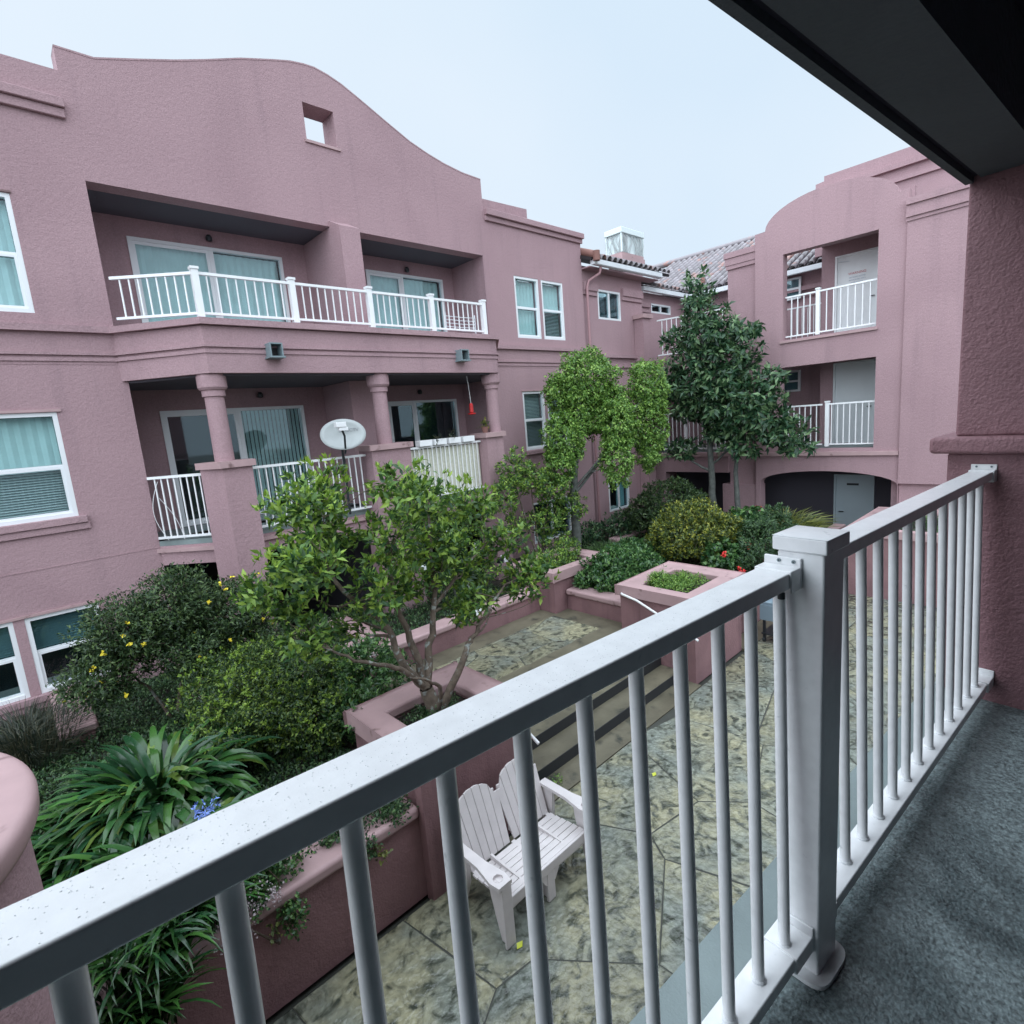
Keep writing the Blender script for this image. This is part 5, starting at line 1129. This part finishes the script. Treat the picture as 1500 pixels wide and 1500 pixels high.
# grassy clumps (blades merged, nobody could count them)
def grass(name, label, c, rx, ry, n, L, W, m, lean=.6, kind=None, cat='grass'):
    a = rng.uniform(0, 6.28, n); q = np.sqrt(rng.uniform(0, 1, n)); P = np.array(c) + np.stack([rx * q * np.cos(a), ry * q * np.sin(a), np.zeros(n)], 1)
    D = norm(np.stack([np.cos(a) * q * lean, np.sin(a) * q * lean, np.ones(n)], 1) + rng.normal(0, .22, (n, 3))); N = norm(np.cross(D, rng.normal(0, 1, (n, 3))))
    Ls = rng.uniform(.6, 1.1, n) * L; Wv = np.full(n, W)
    Sd = np.cross(D, N); g_ = np.array([0, 0, -1.0]); out_ = np.stack([np.cos(a), np.sin(a), np.zeros(n)], 1)
    mid = P + D * (Ls * .6)[:, None]; tip = P + D * (Ls * .85)[:, None] + out_ * (Ls * .30)[:, None] + g_ * (Ls * .12)[:, None]
    w = Wv[:, None] / 2
    V = np.stack([P - Sd * w, P + Sd * w, mid + Sd * w * .8, mid - Sd * w * .8, tip], 1).reshape(-1, 3)
    b_ = (np.arange(n) * 5)[:, None, None]; F = (np.array([[0, 1, 2], [0, 2, 3], [3, 2, 4]])[None] + b_).reshape(-1, 3)
    return tag(np_mesh(name, V, F, M[m]), label, cat, None, kind)
grass('grass_clump', 'dark reed like grass clump left of the pink curb', (-0.35, 8.7, -3.56), .45, .7, 1500, .62, .010, 'l_dry')
grass('grass_clump', 'fine arching grass tuft at the foot of the weeping tree', (10.5, 8.0, -3.5), .35, .35, 900, .50, .012, 'l_grass', lean=.9)
grass('bamboo_clump', 'yellow green bamboo like blades in front of the ground arch', (13.3, 5.0, -3.2), .9, .5, 700, .75, .035, 'l_bamb', lean=1.2, cat='plant')
grass('lawn_patch', None, (11.6, 7.7, -3.5), 1.0, .8, 6000, .12, .010, 'l_grass', kind='stuff'); 
# ground cover over the beds
def cover(name, rects, n, L, W, m, z, zj=.05):
    P = []
    ar = np.array([(r[1] - r[0]) * (r[3] - r[2]) for r in rects]); pr = ar / ar.sum()
    for k in rng.choice(len(rects), n, p=pr):
        r = rects[k]; P.append((rng.uniform(r[0], r[1]), rng.uniform(r[2], r[3]), z))
    P = np.array(P); P[:, 2] += zj * (np.sin(P[:, 0] * 4.1) * np.cos(P[:, 1] * 3.7) + rng.uniform(-.4, 1.0, n))
    v, f = rosettes(P, np.tile([0, 0, 1.], (n, 1)), 5, L, W, spread=.9, up=.3); return tag(np_mesh(name, v, f, M[m]), kind='stuff')
cover('ground_cover', [(-1.4, 2.3, 4.36, 9.8)], 14000, .050, .024, 'l_cover', -3.53)
cover('ground_cover', [(2.4, 7.3, 7.7, 9.8), (2.36, 3.1, 5.45, 7.5)], 3500, .060, .026, 'l_cover', -3.47)
cover('ground_cover', [(9.2, 15.9, 5.6, 9.8), (9.3, 13.1, 4.65, 5.6)], 5000, .075, .034, 'l_cover', -3.50)
cover('ground_cover', [(13.5, 15.6, -1.2, 3.3)], 900, .08, .04, 'l_cover', -3.03)
# small weeds at the foot of the steps
c = np.array([[4.15, 4.2, ZP + .02]] * 40) + rng.normal(0, 1, (40, 3)) * np.array([.12, .05, .01]); v, f = rosettes(c, np.tile([0, 0, 1.], (40, 1)), 5, .035, .016)
tag(np_mesh('weeds', v, f, M['l_weep']), 'small weeds sprouting in the joint below the steps', 'weeds', None, 'stuff')
# twig of a tree just peeking over the roof at top left
t = thing('distant_treetop', 'dark twig tips rising above the roof at the top left corner', 'tree', (1.0, 13, 5.0))
c, o_ = in_blobs([(0.72, 12.4, 6.85, .30, .2, .12)], 22, .2); v, f = rosettes(c, o_, 6, .14, .03); np_mesh('crown', v, f, M['l_loq'], t)
obj('trunk', MB().tube([(0.2, 12.6, 4.3), (0.4, 12.5, 6.0), (0.8, 12.4, 6.9)], [.05, .03, .01], 6), M['bark'], t)
# white cord looped on the short railing
t = thing('white_cord', 'loose white cord looped on the short railing by the wall', 'cord', (1.7, 9.7, -1.4))
def arcpts(a, b, bow, n=12): return [(a[0] + (b[0] - a[0]) * t - bow * math.sin(math.pi * t), a[1] + (b[1] - a[1]) * t, a[2] + (b[2] - a[2]) * t) for t in np.linspace(0, 1, n)]
obj('cord', MB().tube(arcpts((1.72, 9.84, -.50), (1.72, 9.80, -1.42), .13), .0045, 5), M['white'], t)
obj('cord', MB().tube(arcpts((1.70, 9.84, -.75), (1.90, 9.62, -1.42), -.05), .0035, 5), M['white'], t)
# chair on the upper balcony behind the rail
t = thing('balcony_chair', 'pale wire backed chair on the right part of the upper balcony', 'chair', (7.75, 9.7, 1.45))
for k in range(6): obj('back_bar', MB().tube([(7.35, 9.55, 1.92 + .07 * k), (7.75, 9.50, 1.90 + .07 * k), (8.15, 9.55, 1.92 + .07 * k)], .009, 5), M['gutter'], t)
for x in (7.35, 8.15): obj('leg', MB().tube([(x, 9.55, 1.45), (x, 9.55, 2.33)], .014, 6), M['gutter'], t); obj('leg', MB().tube([(x, 9.95, 1.45), (x, 9.95, 1.9)], .014, 6), M['gutter'], t)
obj('seat', MB().box(7.33, 8.17, 9.53, 9.97, 1.86, 1.89), M['gutter'], t)
